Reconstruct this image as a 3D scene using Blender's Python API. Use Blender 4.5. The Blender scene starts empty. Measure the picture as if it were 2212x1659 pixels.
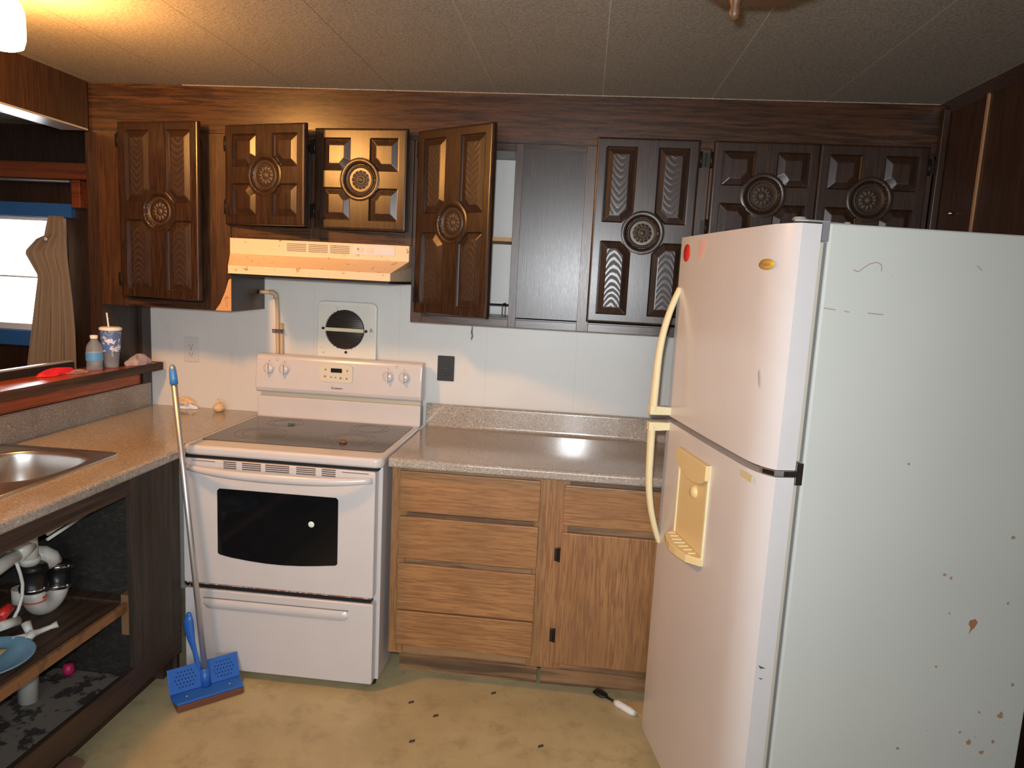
import bpy, math, random
import numpy as np
from mathutils import Vector, Matrix
PI = math.pi
rnd = random.Random(7)
SC = bpy.context.scene
COL = SC.collection

# ------------------------------------------------------------------ camera, world, light, exposure
CAM = Vector((1.45402, -3.15894, 1.57829))
YAW, PITCH, ROLL = 0.0954087, -0.1446458, 0.0506058
fv = Vector((-math.sin(YAW) * math.cos(PITCH), math.cos(YAW) * math.cos(PITCH), math.sin(PITCH)))
rv = Vector((math.cos(YAW), math.sin(YAW), 0)); uv = rv.cross(fv)
c_, s_ = math.cos(ROLL), math.sin(ROLL)
rr, uu = c_ * rv + s_ * uv, -s_ * rv + c_ * uv
cam = bpy.data.cameras.new('camera'); cam.sensor_width = 36; cam.lens = 1544.375 * 36 / 2212; cam.clip_start = 0.02
camo = bpy.data.objects.new('camera', cam); COL.objects.link(camo)
camo.matrix_world = Matrix(((rr.x, uu.x, -fv.x, CAM.x), (rr.y, uu.y, -fv.y, CAM.y), (rr.z, uu.z, -fv.z, CAM.z), (0, 0, 0, 1)))
SC.camera = camo
SC.view_settings.view_transform = 'Standard'; SC.view_settings.look = 'None'
SC.view_settings.gamma = 1; SC.view_settings.use_curve_mapping = False
SC.view_settings.exposure = -0.42

FLASH_W, WINDOW_W, REAR_W, WORLD_S, LAMP_S = 23, 60, 42, 7.0, 600
w = bpy.data.worlds.new('daylight'); SC.world = w; w.use_nodes = True
w.node_tree.nodes['Background'].inputs[0].default_value = (0.93, 0.97, 1, 1)
w.node_tree.nodes['Background'].inputs[1].default_value = WORLD_S

def light(name, kind, loc, power, color, size=0.1, size_y=None, target=None):
    l = bpy.data.lights.new(name, kind); l.energy = power; l.color = color
    if kind == 'AREA':
        l.shape = 'RECTANGLE' if size_y else 'DISK'; l.size = size
        if size_y: l.size_y = size_y
    else:
        l.shadow_soft_size = size
    o = bpy.data.objects.new(name, l); COL.objects.link(o); o.location = loc
    if target is not None:
        o.rotation_euler = (Vector(target) - Vector(loc)).to_track_quat('-Z', 'Y').to_euler()
    return o
# the camera's own flash (a small tube just above the lens)
fl = light('camera_flash', 'AREA', CAM + uu * 0.055 - rr * 0.02 + fv * 0.03, FLASH_W, (0.93, 0.97, 1.0), 0.035, target=CAM + fv * 2 - rr * 0.1)
fl.data.spread = 2.0
# daylight through the side-room window, and fill light at an added window behind the camera
light('window_daylight', 'AREA', (-1.95, 0.78, 1.48), WINDOW_W, (0.93, 0.97, 1.0), 0.9, 0.62, target=(-1.2, -1.5, 1.3))
light('rear_fill_light', 'AREA', (1.2, -5.68, 1.45), REAR_W, (0.95, 0.97, 1.0), 1.7, 1.15, target=(1.2, -3, 1.3))

# ------------------------------------------------------------------ mesh helpers
class MB:
    def __init__(s): s.v = []; s.f = []; s.m = []; s.sm = []
    def add(s, vs, fs, mi=0, smooth=False, M=None):
        b = len(s.v)
        for p in vs:
            s.v.append(tuple(M @ Vector(p)) if M is not None else tuple(p))
        for f in fs:
            s.f.append(tuple(b + i for i in f)); s.m.append(mi); s.sm.append(smooth)
        return s
    def box(s, x0, y0, z0, x1, y1, z1, mi=0, M=None):
        x0, x1 = min(x0, x1), max(x0, x1); y0, y1 = min(y0, y1), max(y0, y1); z0, z1 = min(z0, z1), max(z0, z1)
        vs = [(x0, y0, z0), (x1, y0, z0), (x1, y1, z0), (x0, y1, z0), (x0, y0, z1), (x1, y0, z1), (x1, y1, z1), (x0, y1, z1)]
        return s.add(vs, [(0, 3, 2, 1), (4, 5, 6, 7), (0, 1, 5, 4), (1, 2, 6, 5), (2, 3, 7, 6), (3, 0, 4, 7)], mi, M=M)
    def prism(s, poly, axis, a, b, mi=0, smooth=False, M=None):
        # poly: 2D list; axis x: (y,z); y: (x,z); z: (x,y)
        def P(p, t):
            return {'x': (t, p[0], p[1]), 'y': (p[0], t, p[1]), 'z': (p[0], p[1], t)}[axis]
        area = sum(poly[i][0] * poly[(i + 1) % len(poly)][1] - poly[(i + 1) % len(poly)][0] * poly[i][1] for i in range(len(poly)))
        if area < 0: poly = poly[::-1]
        if a > b: a, b = b, a
        n = len(poly); vs = [P(p, a) for p in poly] + [P(p, b) for p in poly]
        caps = [tuple(range(n - 1, -1, -1)), tuple(range(n, 2 * n))]
        sides = [(i, (i + 1) % n, n + (i + 1) % n, n + i) for i in range(n)]
        if axis == 'y':
            caps = [c[::-1] for c in caps]; sides = [c[::-1] for c in sides]
        s.add(vs, caps, mi, M=M)
        bidx = len(s.v) - 2 * n
        for f in sides: s.f.append(tuple(bidx + i for i in f)); s.m.append(mi); s.sm.append(smooth)
        return s
    def tube(s, path, r, seg=12, mi=0, caps=True, sx=1.0, up=None, M=None):
        path = [Vector(p) for p in path]; n = len(path)
        rs = r if isinstance(r, (list, tuple)) else [r] * n
        vs = []; prev = None
        for i, p in enumerate(path):
            t = (path[min(i + 1, n - 1)] - path[max(i - 1, 0)]).normalized()
            if prev is None:
                a = Vector(up) if up else (Vector((0, 0, 1)) if abs(t.z) < .9 else Vector((1, 0, 0)))
            else: a = prev
            a = (a - t * a.dot(t)).normalized(); prev = a; b = t.cross(a)
            for k in range(seg):
                th = 2 * PI * k / seg
                vs.append(p + a * math.cos(th) * rs[i] + b * math.sin(th) * rs[i] * sx)
        fs = []
        for i in range(n - 1):
            for k in range(seg):
                k2 = (k + 1) % seg
                fs.append((i * seg + k, i * seg + k2, (i + 1) * seg + k2, (i + 1) * seg + k))
        s.add(vs, fs, mi, True, M)
        if caps:
            b0 = len(s.v) - n * seg
            s.f.append(tuple(b0 + k for k in range(seg - 1, -1, -1))); s.m.append(mi); s.sm.append(False)
            s.f.append(tuple(b0 + (n - 1) * seg + k for k in range(seg))); s.m.append(mi); s.sm.append(False)
        return s
    def lathe(s, prof, c=(0, 0, 0), axis='z', seg=28, mi=0, smooth=True, M=None):
        # prof: (r, h) along the axis
        vs = []
        for r, h in prof:
            for k in range(seg):
                th = 2 * PI * k / seg; a, b = r * math.cos(th), r * math.sin(th)
                d = {'z': (a, b, h), 'y': (a, h, -b), 'x': (h, a, b)}[axis]
                vs.append((c[0] + d[0], c[1] + d[1], c[2] + d[2]))
        fs = []
        for i in range(len(prof) - 1):
            for k in range(seg):
                k2 = (k + 1) % seg
                fs.append((i * seg + k, i * seg + k2, (i + 1) * seg + k2, (i + 1) * seg + k))
        return s.add(vs, fs, mi, smooth, M)
    def grid(s, fn, nu, nv, mi=0, smooth=True, M=None, closed=False):
        vs = [fn(i / nu, j / nv) for i in range(nu + 1) for j in range(nv + 1)]
        fs = [(i * (nv + 1) + j, (i + 1) * (nv + 1) + j, (i + 1) * (nv + 1) + j + 1, i * (nv + 1) + j + 1) for i in range(nu) for j in range(nv)]
        return s.add(vs, fs, mi, smooth, M)

def rrect(x0, z0, x1, z1, r, n=5):
    out = []
    for cx, cz, a0 in ((x1 - r, z1 - r, 0), (x0 + r, z1 - r, 90), (x0 + r, z0 + r, 180), (x1 - r, z0 + r, 270)):
        for k in range(n + 1):
            a = math.radians(a0 + 90 * k / n); out.append((cx + r * math.cos(a), cz + r * math.sin(a)))
    return out

ORG = {}     # world origin of each unrotated thing/part, so that parts can be written in room coordinates
def build(name, mb, mats, parent=None, local=False, bevel=0, seg=2, solid=0, sub=0):
    off = Vector((0, 0, 0))
    if parent is not None and not local: off = ORG.get(parent.name, Vector((0, 0, 0)))
    me = bpy.data.meshes.new(name)
    me.from_pydata([tuple(Vector(p) - off) for p in mb.v] if off.length else mb.v, [], mb.f)
    if not isinstance(mats, (list, tuple)): mats = [mats]
    for m in mats: me.materials.append(m)
    me.polygons.foreach_set('material_index', mb.m); me.polygons.foreach_set('use_smooth', mb.sm)
    me.update()
    o = bpy.data.objects.new(name, me); COL.objects.link(o)
    if parent is not None: o.parent = parent
    ORG[o.name] = off.copy()
    if solid:
        m = o.modifiers.new('thickness', 'SOLIDIFY'); m.thickness = solid; m.offset = 0
    if bevel:
        m = o.modifiers.new('bevel', 'BEVEL'); m.width = bevel; m.segments = seg; m.limit_method = 'ANGLE'; m.angle_limit = math.radians(40)
        m.harden_normals = False
        for p in me.polygons: p.use_smooth = False
    if sub:
        m = o.modifiers.new('smooth', 'SUBSURF'); m.levels = sub; m.render_levels = sub
    return o
def tag(o, label, cat, group=None, kind=None):
    if kind: o['kind'] = kind
    if label: o['label'] = label
    if cat: o['category'] = cat
    if group: o['group'] = group
    return o
def thing(name, loc, label, cat, group=None, rotz=0):
    o = bpy.data.objects.new(name, None); COL.objects.link(o); o.location = loc; o.rotation_euler = (0, 0, rotz)
    o.empty_display_size = .05; ORG[o.name] = Vector(loc)
    return tag(o, label, cat, group)
def struct(name, mb, mats, **k):
    o = build(name, mb, mats, **k); o['kind'] = 'structure'; return o
def text_mesh(name, body, size, mat, parent, M, extrude=.0003, bold=0):
    cu = bpy.data.curves.new(name, 'FONT'); cu.body = body; cu.size = size; cu.extrude = extrude; cu.align_x = 'CENTER'; cu.align_y = 'CENTER'; cu.offset = bold
    t = bpy.data.objects.new(name + '_curve', cu); COL.objects.link(t)
    me = bpy.data.meshes.new_from_object(t.evaluated_get(bpy.context.evaluated_depsgraph_get()))
    bpy.data.objects.remove(t)
    me.materials.clear(); me.materials.append(mat)
    me.name = name
    o = bpy.data.objects.new(name, me); COL.objects.link(o); o.parent = parent; o.matrix_local = M
    ORG[o.name] = ORG.get(parent.name, Vector((0, 0, 0)))
    return o

# ------------------------------------------------------------------ materials
class NT:
    def __init__(s, name):
        s.m = bpy.data.materials.new(name); s.m.use_nodes = True; s.t = s.m.node_tree; s.b = s.t.nodes['Principled BSDF']
    def n(s, ty, **k):
        nd = s.t.nodes.new(ty)
        for a, b in k.items(): setattr(nd, a, b)
        return nd
    def l(s, a, b): s.t.links.new(a, b)
    def set(s, nd, i, v):
        if hasattr(v, 'is_output') or isinstance(v, bpy.types.NodeSocket): s.l(v, nd.inputs[i])
        else: nd.inputs[i].default_value = v
    def coord(s, scale=(1, 1, 1), loc=(0, 0, 0), rot=(0, 0, 0), kind='Object'):
        tc = s.n('ShaderNodeTexCoord'); mp = s.n('ShaderNodeMapping')
        s.l(tc.outputs[kind], mp.inputs[0]); mp.inputs['Scale'].default_value = scale; mp.inputs['Location'].default_value = loc; mp.inputs['Rotation'].default_value = rot
        return mp.outputs[0]
    def noise(s, vec, scale, detail=3, rough=.5, dist=0):
        nd = s.n('ShaderNodeTexNoise'); s.l(vec, nd.inputs['Vector']); nd.inputs['Scale'].default_value = scale
        nd.inputs['Detail'].default_value = detail; nd.inputs['Roughness'].default_value = rough; nd.inputs['Distortion'].default_value = dist
        return nd.outputs['Fac']
    def ramp(s, fac, stops, interp='LINEAR'):
        nd = s.n('ShaderNodeValToRGB'); s.l(fac, nd.inputs[0]); nd.color_ramp.interpolation = interp
        e = nd.color_ramp.elements
        while len(e) < len(stops): e.new(.5)
        for el, (p, c) in zip(e, stops):
            el.position = p; el.color = c if len(c) == 4 else (*c, 1)
        return nd.outputs[0]
    def mix(s, fac, a, b, mode='MIX'):
        nd = s.n('ShaderNodeMix', data_type='RGBA', blend_type=mode)
        s.set(nd, 0, fac)
        for i, v in ((6, a), (7, b)):
            if isinstance(v, bpy.types.NodeSocket): s.l(v, nd.inputs[i])
            else: nd.inputs[i].default_value = (*v, 1) if len(v) == 3 else v
        return nd.outputs[2]
    def math(s, op, a, b=0.0, c=None):
        nd = s.n('ShaderNodeMath', operation=op); s.set(nd, 0, a); s.set(nd, 1, b)
        if c is not None: s.set(nd, 2, c)
        return nd.outputs[0]
    def bump(s, h, strength=.2, dist=.002):
        nd = s.n('ShaderNodeBump'); nd.inputs['Strength'].default_value = strength; nd.inputs['Distance'].default_value = dist
        s.l(h, nd.inputs['Height']); s.l(nd.outputs[0], s.b.inputs['Normal'])
    def fin(s, color=None, rough=None, metal=None, spec=None, **k):
        for i, v in (('Base Color', color), ('Roughness', rough), ('Metallic', metal), ('Specular IOR Level', spec)):
            if v is None: continue
            if isinstance(v, bpy.types.NodeSocket): s.l(v, s.b.inputs[i])
            else: s.b.inputs[i].default_value = (*v, 1) if isinstance(v, tuple) and len(v) == 3 else v
        for a, b in k.items(): s.b.inputs[a.replace('_', ' ')].default_value = b
        return s.m
def plain(name, color, rough=.5, metal=0, spots=None, bump=0, **k):
    t = NT(name); v = t.coord()
    n = t.noise(v, 9, 4)
    dk = tuple(c * .86 for c in color)
    c = t.mix(t.math('MULTIPLY', n, .6), color, dk)
    if spots:
        sc, thr, col = spots
        f = t.ramp(t.noise(v, sc, 5, .65), [(thr, (0, 0, 0)), (min(thr + .05, 1), (1, 1, 1))])
        c = t.mix(f, c, col)
    if bump: t.bump(t.noise(v, 350, 2), bump, .001)
    return t.fin(c, rough, metal, **k)
def wood(name, c1, c2, axis='z', rough=.35, fine=60, dark=None, bump=.15, var=1.2, coat=0, blot=.5):
    t = NT(name)
    sc = {'z': (1, 1, .05), 'x': (.05, 1, 1), 'y': (1, .05, 1)}[axis]
    v = t.coord(sc)
    g = t.noise(v, fine, 5, .6, .4)
    g2 = t.noise(v, fine * .2, 3, .5, 1.0)
    big = t.ramp(t.noise(t.coord(), var, 4, .6), [(.35, (0, 0, 0)), (.7, (1, 1, 1))])
    c = t.mix(t.ramp(g2, [(.35, (0, 0, 0)), (.65, (1, 1, 1))]), c1, c2)
    c = t.mix(t.ramp(g, [(.42, (1, 1, 1)), (.55, (0, 0, 0))]), c, dark or tuple(x * .5 for x in c1))
    c = t.mix(t.math('MULTIPLY', big, blot), c, tuple(x * .45 for x in c1))
    pores = t.noise(v, fine * 5, 3, .6)
    t.bump(t.math('ADD', g, t.math('MULTIPLY', pores, .6)), bump, .0015)
    rg = t.math('ADD', t.math('MULTIPLY', pores, .18), rough - .08)
    return t.fin(c, rg, Coat_Weight=coat, Coat_Roughness=.25)

DARK1, DARK2 = (.052, .024, .012), (.032, .015, .008)
M = {}
M['cab_v'] = wood('dark_stained_oak_upright_grain', DARK1, DARK2, 'z', .30, 230, (.013, .007, .005), bump=.08, var=7, blot=.85)
M['cab_h'] = wood('dark_stained_oak_level_grain', (.085, .037, .016), (.056, .026, .012), 'x', .27, 110, (.022, .011, .007), bump=.05)
M['frame'] = wood('brown_face_frame_wood', (.085, .036, .014), (.056, .025, .010), 'z', .33, 160, (.03, .014, .007), bump=.06, var=5, blot=.7)
M['rosette'] = plain('dull_dark_carving', (.040, .022, .012), .5)
M['panel'] = wood('dark_walnut_wall_panelling', (.050, .023, .012), (.034, .016, .009), 'z', .4, 120, (.02, .010, .006), bump=.06)
M['old'] = wood('bare_old_cabinet_wood', (.070, .043, .027), (.045, .028, .019), 'z', .6, 60, (.022, .015, .011))
M['old_h'] = wood('worn_brown_board', (.10, .052, .026), (.06, .032, .018), 'y', .6, 40, (.03, .015, .009))
M['old_rail'] = wood('greasy_brown_rail', (.085, .042, .022), (.045, .024, .015), 'y', .6, 30, (.02, .010, .007), var=6)
M['oak_h'] = wood('honey_oak_laminate_level_grain', (.40, .20, .075), (.33, .155, .058), 'x', .38, 170, (.24, .11, .042), bump=.05, var=3)
M['oak_v'] = wood('honey_oak_laminate_upright_grain', (.38, .19, .075), (.31, .148, .056), 'z', .38, 170, (.22, .10, .04), bump=.05, var=3)
M['orange'] = wood('reddish_orange_stained_pine', (.52, .11, .03), (.42, .08, .022), 'y', .2, 60, (.30, .06, .018), bump=.03)
M['orange_x'] = wood('reddish_orange_board', (.30, .07, .02), (.22, .05, .015), 'x', .4, 30, (.15, .03, .010))
M['bare'] = plain('bare_pale_wood', (.55, .30, .13), .7, spots=(30, .6, (.35, .18, .08)))
# raised door panel with cathedral oak figure (arched growth rings around each panel's centre line)
def cathedral(width):
    t = NT('dark_oak_cathedral_grain'); tc = t.n('ShaderNodeTexCoord'); sp = t.n('ShaderNodeSeparateXYZ'); t.l(tc.outputs['Object'], sp.inputs[0])
    u = t.math('SUBTRACT', t.math('ABSOLUTE', t.math('SUBTRACT', sp.outputs[0], width / 2)), .0985)
    nz = t.noise(t.coord((1, 1, .35)), 18, 2)
    z = t.math('ABSOLUTE', sp.outputs[2])
    ph = t.math('SUBTRACT', t.math('ADD', z, t.math('MULTIPLY', nz, .05)), t.math('MULTIPLY', t.math('MULTIPLY', u, u), 26))
    ph = t.math('ADD', ph, t.math('MULTIPLY', t.math('ABSOLUTE', u), -.35))
    sn = t.math('SINE', t.math('MULTIPLY', ph, 2 * PI / .026))
    f = t.ramp(t.math('MULTIPLY_ADD', sn, .5, .5), [(.3, (0, 0, 0)), (.75, (1, 1, 1))])
    fine = t.noise(t.coord((1, 1, .05)), 350, 3)
    c = t.mix(f, (.050, .027, .019), (.016, .009, .006))
    c = t.mix(t.math('MULTIPLY', fine, .5), c, (.022, .012, .008))
    rg = t.math('MULTIPLY_ADD', f, .25, .27)
    t.bump(t.math('ADD', t.math('MULTIPLY', f, -1.0), t.math('MULTIPLY', fine, .5)), .25, .0012)
    return t.fin(c, rg)
M['cath'] = cathedral(.385)
M['white'] = plain('white_enamel', (.62, .585, .575), .22)
M['white_side'] = plain('off_white_textured_enamel', (.66, .67, .62), .38, spots=None, bump=.08)
M['cream'] = plain('aged_cream_plastic', (.78, .68, .42), .35)
M['hood'] = plain('almond_enamel', (.70, .52, .34), .4, spots=(34, .62, (.24, .14, .06)))
M['dispenser'] = plain('yellowed_cream_plastic', (.72, .55, .27), .4)
M['black'] = plain('black_plastic', (.008, .008, .008), .5)
M['rubber'] = plain('black_rubber', (.012, .012, .012), .35)
M['dark'] = plain('dark_gap', (.008, .007, .007), .8)
M['ovenglass'] = plain('black_oven_glass', (.006, .006, .007), .08)
M['ceramic'] = plain('grey_ceramic_glass', (.055, .050, .048), .14, spots=(7, .62, (.12, .10, .09)))
M['burner'] = plain('burner_ring_print', (.13, .12, .115), .3)
M['steel'] = plain('brushed_steel', (.66, .65, .63), .33, 1.0)
M['chrome'] = plain('worn_chrome', (.55, .55, .55), .2, 1.0)
M['alu'] = plain('aluminium_tube', (.60, .60, .62), .42, .85)
M['pvc'] = plain('white_pvc', (.66, .65, .60), .35)
M['conduit'] = plain('tan_painted_conduit', (.55, .40, .24), .5)
M['blue'] = plain('blue_plastic', (.025, .13, .50), .35)
M['blue_light'] = plain('light_blue_grip', (.06, .24, .62), .35)
M['sponge'] = plain('brown_sponge', (.17, .06, .03), .9)
M['red'] = plain('red_cloth', (.70, .02, .04), .6)
M['hinge'] = plain('blackened_hinge', (.02, .015, .012), .4, .5)
M['green'] = plain('green_leaf', (.04, .25, .02), .5)
M['crumb'] = plain('dried_brown_food', (.20, .09, .05), .8)
M['shell'] = plain('dry_garlic_skin', (.75, .52, .28), .6)
M['tissue'] = plain('white_tissue', (.78, .76, .72), .8)
M['curtain'] = plain('tan_curtain_cloth', (.34, .25, .17), .9)
M['blue_trim'] = plain('blue_painted_window_trim', (.03, .13, .38), .4)
M['window_white'] = plain('white_window_frame', (.7, .7, .7), .4)
M['trimlight'] = plain('aluminium_and_daylit_trim', (.62, .62, .60), .28, .6)  # metal of the rail cap; also colours the daylit strip under the header
M['gasket'] = plain('grey_gap_seal', (.16, .16, .16), .6)
M['gasket_light'] = plain('dirty_cream_gasket', (.50, .45, .36), .5)
M['print'] = plain('grey_print', (.16, .13, .12), .5)
M['print_red'] = plain('brown_print', (.38, .17, .10), .5)
M['sticker_red'] = plain('red_sticker', (.62, .03, .02), .35)
M['badge'] = plain('gold_badge', (.62, .40, .06), .3)
M['plate'] = plain('light_blue_enamel', (.22, .42, .58), .4, spots=(25, .62, (.05, .08, .10)))
M['paper'] = plain('beige_paper', (.45, .36, .22), .8)
M['rust'] = plain('faded_rust_fleck', (.38, .22, .13), .8)
M['tan_trim'] = plain('tan_edge_trim', (.34, .20, .10), .5)
M['brown_metal'] = plain('dark_bronze_fixture', (.10, .045, .02), .45)
M['cardboard'] = plain('brown_cardboard', (.22, .11, .07), .85)
M['label_white'] = plain('white_label', (.8, .8, .8), .5)
M['label_blue'] = plain('blue_label', (.10, .32, .65), .5)
M['orange_soap'] = plain('orange_soap', (.75, .28, .02), .2)
def clear(name, col=(.9, .95, 1), rough=.05, alpha=.3):
    t = NT(name); return t.fin(col, rough, 0, Alpha=alpha)
M['clear'] = clear('clear_plastic', (.8, .9, 1), .03, .16)
M['bag'] = clear('cloudy_plastic_bag', (.62, .52, .56), .3, .6)
def glassm():
    t = NT('window_glass'); g = t.n('ShaderNodeBsdfGlass'); g.inputs['Roughness'].default_value = 0; g.inputs['IOR'].default_value = 1.01
    tr = t.n('ShaderNodeBsdfTransparent'); mx = t.n('ShaderNodeMixShader'); fr = t.n('ShaderNodeFresnel')
    gl = t.n('ShaderNodeBsdfGlossy'); gl.inputs['Roughness'].default_value = .02
    t.l(fr.outputs[0], mx.inputs[0]); t.l(tr.outputs[0], mx.inputs[1]); t.l(gl.outputs[0], mx.inputs[2])
    t.l(mx.outputs[0], t.t.nodes['Material Output'].inputs[0]); t.t.nodes.remove(g)
    return t.m
M['glass'] = glassm()
def laminate():
    t = NT('speckled_stone_laminate'); v = t.coord()
    n1 = t.noise(v, 150, 3, .6); n2 = t.noise(v, 210, 2, .6); n3 = t.noise(v, 160, 2, .6)
    c = t.ramp(n1, [(.3, (.28, .235, .19)), (.5, (.36, .31, .26)), (.7, (.44, .39, .335))])
    c = t.mix(t.ramp(n2, [(.60, (0, 0, 0)), (.66, (1, 1, 1))]), c, (.13, .10, .09))
    c = t.mix(t.ramp(n3, [(.63, (0, 0, 0)), (.68, (1, 1, 1))]), c, (.62, .58, .55))
    big = t.noise(v, 5, 4, .6)
    c = t.mix(t.ramp(big, [(.5, (0, 0, 0)), (.75, (.35, .35, .35))]), c, (.22, .16, .11))
    return t.fin(c, t.math('MULTIPLY_ADD', big, .08, .09))
M['laminate'] = laminate()
def wallm():
    t = NT('white_painted_wall_panel'); v = t.coord()
    sp = t.n('ShaderNodeSeparateXYZ'); t.l(v, sp.inputs[0])
    n = t.noise(v, 3, 4); c = t.mix(n, (.68, .66, .63), (.60, .575, .53))
    sm = t.ramp(t.noise(t.coord((1, 1, .4)), 9, 5, .7), [(.60, (0, 0, 0)), (.8, (.35, .35, .35))])
    c = t.mix(sm, c, (.40, .31, .21))
    x = t.math('SUBTRACT', t.math('FRACT', t.math('MULTIPLY', t.math('ADD', sp.outputs[0], -.63), 1 / .40)), .5)
    line = t.math('GREATER_THAN', t.math('ABSOLUTE', x), .4965)
    c = t.mix(t.math('MULTIPLY', line, .16), c, (.3, .28, .25))
    t.bump(t.math('ADD', t.noise(v, 260, 2), t.math('MULTIPLY', line, -2)), .12, .001)
    return t.fin(c, .42)
M['wall'] = wallm()
def ceilm():
    t = NT('textured_ceiling_board'); v = t.coord()
    sp = t.n('ShaderNodeSeparateXYZ'); t.l(v, sp.inputs[0])
    n = t.noise(v, 2.2, 4); c = t.mix(n, (.36, .325, .275), (.30, .27, .225))
    g = t.noise(v, 130, 4, .75)
    c = t.mix(t.ramp(g, [(.4, (0, 0, 0)), (.62, (1, 1, 1))]), c, (.19, .17, .14))
    x = t.math('SUBTRACT', t.math('FRACT', t.math('MULTIPLY', t.math('ADD', sp.outputs[0], -.66 + .2025), 1 / .405)), .5)
    line = t.math('LESS_THAN', t.math('ABSOLUTE', x), .0045)
    lc = t.ramp(t.math('MULTIPLY', sp.outputs[0], .5), [(.35, (.10, .08, .06)), (.6, (.50, .46, .40))])
    c = t.mix(t.math('MULTIPLY', line, .7), c, lc)
    t.bump(t.math('ADD', g, t.math('MULTIPLY', line, 1.5)), .45, .003)
    return t.fin(c, .8)
M['ceiling'] = ceilm()
def floorm():
    t = NT('worn_beige_vinyl'); v = t.coord()
    n = t.noise(v, 2.6, 5, .6); n2 = t.noise(v, 9, 5, .7); n3 = t.noise(v, 60, 4, .7)
    c = t.mix(t.ramp(n, [(.35, (0, 0, 0)), (.65, (1, 1, 1))]), (.50, .425, .24), (.40, .335, .185))
    c = t.mix(t.ramp(n2, [(.50, (0, 0, 0)), (.72, (.8, .8, .8))]), c, (.30, .24, .14))
    c = t.mix(t.ramp(n3, [(.66, (0, 0, 0)), (.74, (.6, .6, .6))]), c, (.24, .17, .10))
    t.bump(n3, .06, .001)
    return t.fin(c, t.math('MULTIPLY_ADD', n2, .25, .3))
M['floor'] = floorm()
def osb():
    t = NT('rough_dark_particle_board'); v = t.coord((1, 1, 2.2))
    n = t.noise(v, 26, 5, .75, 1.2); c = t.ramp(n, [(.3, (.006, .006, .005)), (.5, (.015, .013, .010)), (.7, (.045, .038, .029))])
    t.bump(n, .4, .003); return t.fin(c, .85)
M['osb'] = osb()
M['osb_light'] = plain('stained_plywood_floor', (.20, .17, .14), .8, spots=(14, .5, (.04, .035, .03)))
def emis(name, col, s):
    t = NT(name); return t.fin(col, .4, Emission_Color=(*col, 1), Emission_Strength=s)

# ------------------------------------------------------------------ room shell
CH = 2.283
XR = 2.715
b = MB().box(-3.3, -5.6, -.06, XR + .1, .9, 0); struct('floor', b, M['floor'])
b = MB().box(-3.3, -5.6, CH, XR + .1, .9, CH + .06); struct('ceiling', b, M['ceiling'])
b = MB().box(-.72, 0, 0, XR + .1, .08, CH); struct('wall_back', b, M['wall'])
b = MB().box(XR, -5.6, 0, XR + .1, 0, CH); struct('wall_right', b, M['panel'])
b = MB().box(-3.4, -5.6, 0, -3.3, .9, CH); struct('wall_left', b, M['panel'])
# wall behind the camera, with an unseen window added for the fill light
b = MB(); b.box(-3.3, -5.6, 0, .3, -5.5, CH); b.box(2.1, -5.6, 0, XR, -5.5, CH); b.box(.3, -5.6, 0, 2.1, -5.5, .85); b.box(.3, -5.6, 2.05, 2.1, -5.5, CH)
struct('wall_front', b, M['panel'])
b = MB(); b.box(.3, -5.58, .85, .34, -5.5, 2.05); b.box(2.06, -5.58, .85, 2.1, -5.5, 2.05); b.box(.34, -5.58, .85, 2.06, -5.5, .89); b.box(.34, -5.58, 2.01, 2.06, -5.5, 2.05); b.box(.34, -5.57, 1.44, 2.06, -5.52, 1.47)
struct('added_rear_window', b, M['window_white'])
# return wall and window wall of the side room
b = MB().box(-.75, .08, 0, -.68, .6, CH); struct('wall_return', b, M['panel'])
WX0, WX1, WZ0, WZ1 = -2.45, -1.42, 1.16, 1.79
b = MB(); b.box(-3.3, .6, 0, WX0, .68, CH); b.box(WX1, .6, 0, -.68, .68, CH); b.box(WX0, .6, 0, WX1, .68, WZ0); b.box(WX0, .6, WZ1, WX1, .68, CH)
struct('wall_side_room', b, M['panel'])
wf = struct('window_1', MB().box(WX0, .59, WZ0, WX0 + .03, .66, WZ1).box(WX1 - .03, .59, WZ0, WX1, .66, WZ1).box(WX0 + .03, .60, WZ0, WX1 - .03, .66, WZ0 + .035).box(WX0 + .03, .60, WZ1 - .02, WX1 - .03, .66, WZ1).box(WX0 + .03, .625, 1.452, WX1 - .03, .645, 1.462), M['window_white'])
build('pane', MB().box(WX0 + .03, .633, WZ0 + .035, WX1 - .03, .637, WZ1 - .02), M['glass'], wf)
struct('trim_1', MB().box(WX0 - .05, .565, WZ1 + .002, -1.36, .598, WZ1 + .075), M['blue_trim'])
struct('trim_2', MB().box(WX0 - .05, .565, WZ0 - .085, -1.40, .598, WZ0 - .002), M['blue_trim'])
struct('trim_3', MB().box(-3.3, .52, 1.992, -.76, .598, 2.078), M['orange_x'], bevel=.004)
struct('trim_4', MB().box(-1.335, .535, 1.845, -1.285, .598, 1.990), M['orange_x'], bevel=.003)
# header beam over the pass-through and the half wall beneath it
struct('wall_header', MB().box(-.72, -5.5, 2.10, -.60, -.325, CH), M['panel'])
struct('header_daylight_strip', MB().box(-.719, -5.5, 2.092, -.601, -.325, 2.0995), M['trimlight'], bevel=.001)  # pale strip standing in for window daylight on the beam's underside
struct('wall_stub', MB().box(-.628, -.309, 0, -.575, -.001, CH - .002), M['panel'])
struct('wall_half', MB().box(-.72, -5.4, 0, -.58, -.312, 1.088), M['panel'])
struct('trim_6', MB().box(-.579, -3.2, 1.018, -.566, -.075, 1.087), M['orange'])
struct('trim_7', MB().box(-.574, -.07, .912, -.556, -.002, 1.387), M['cab_v'])
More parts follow.
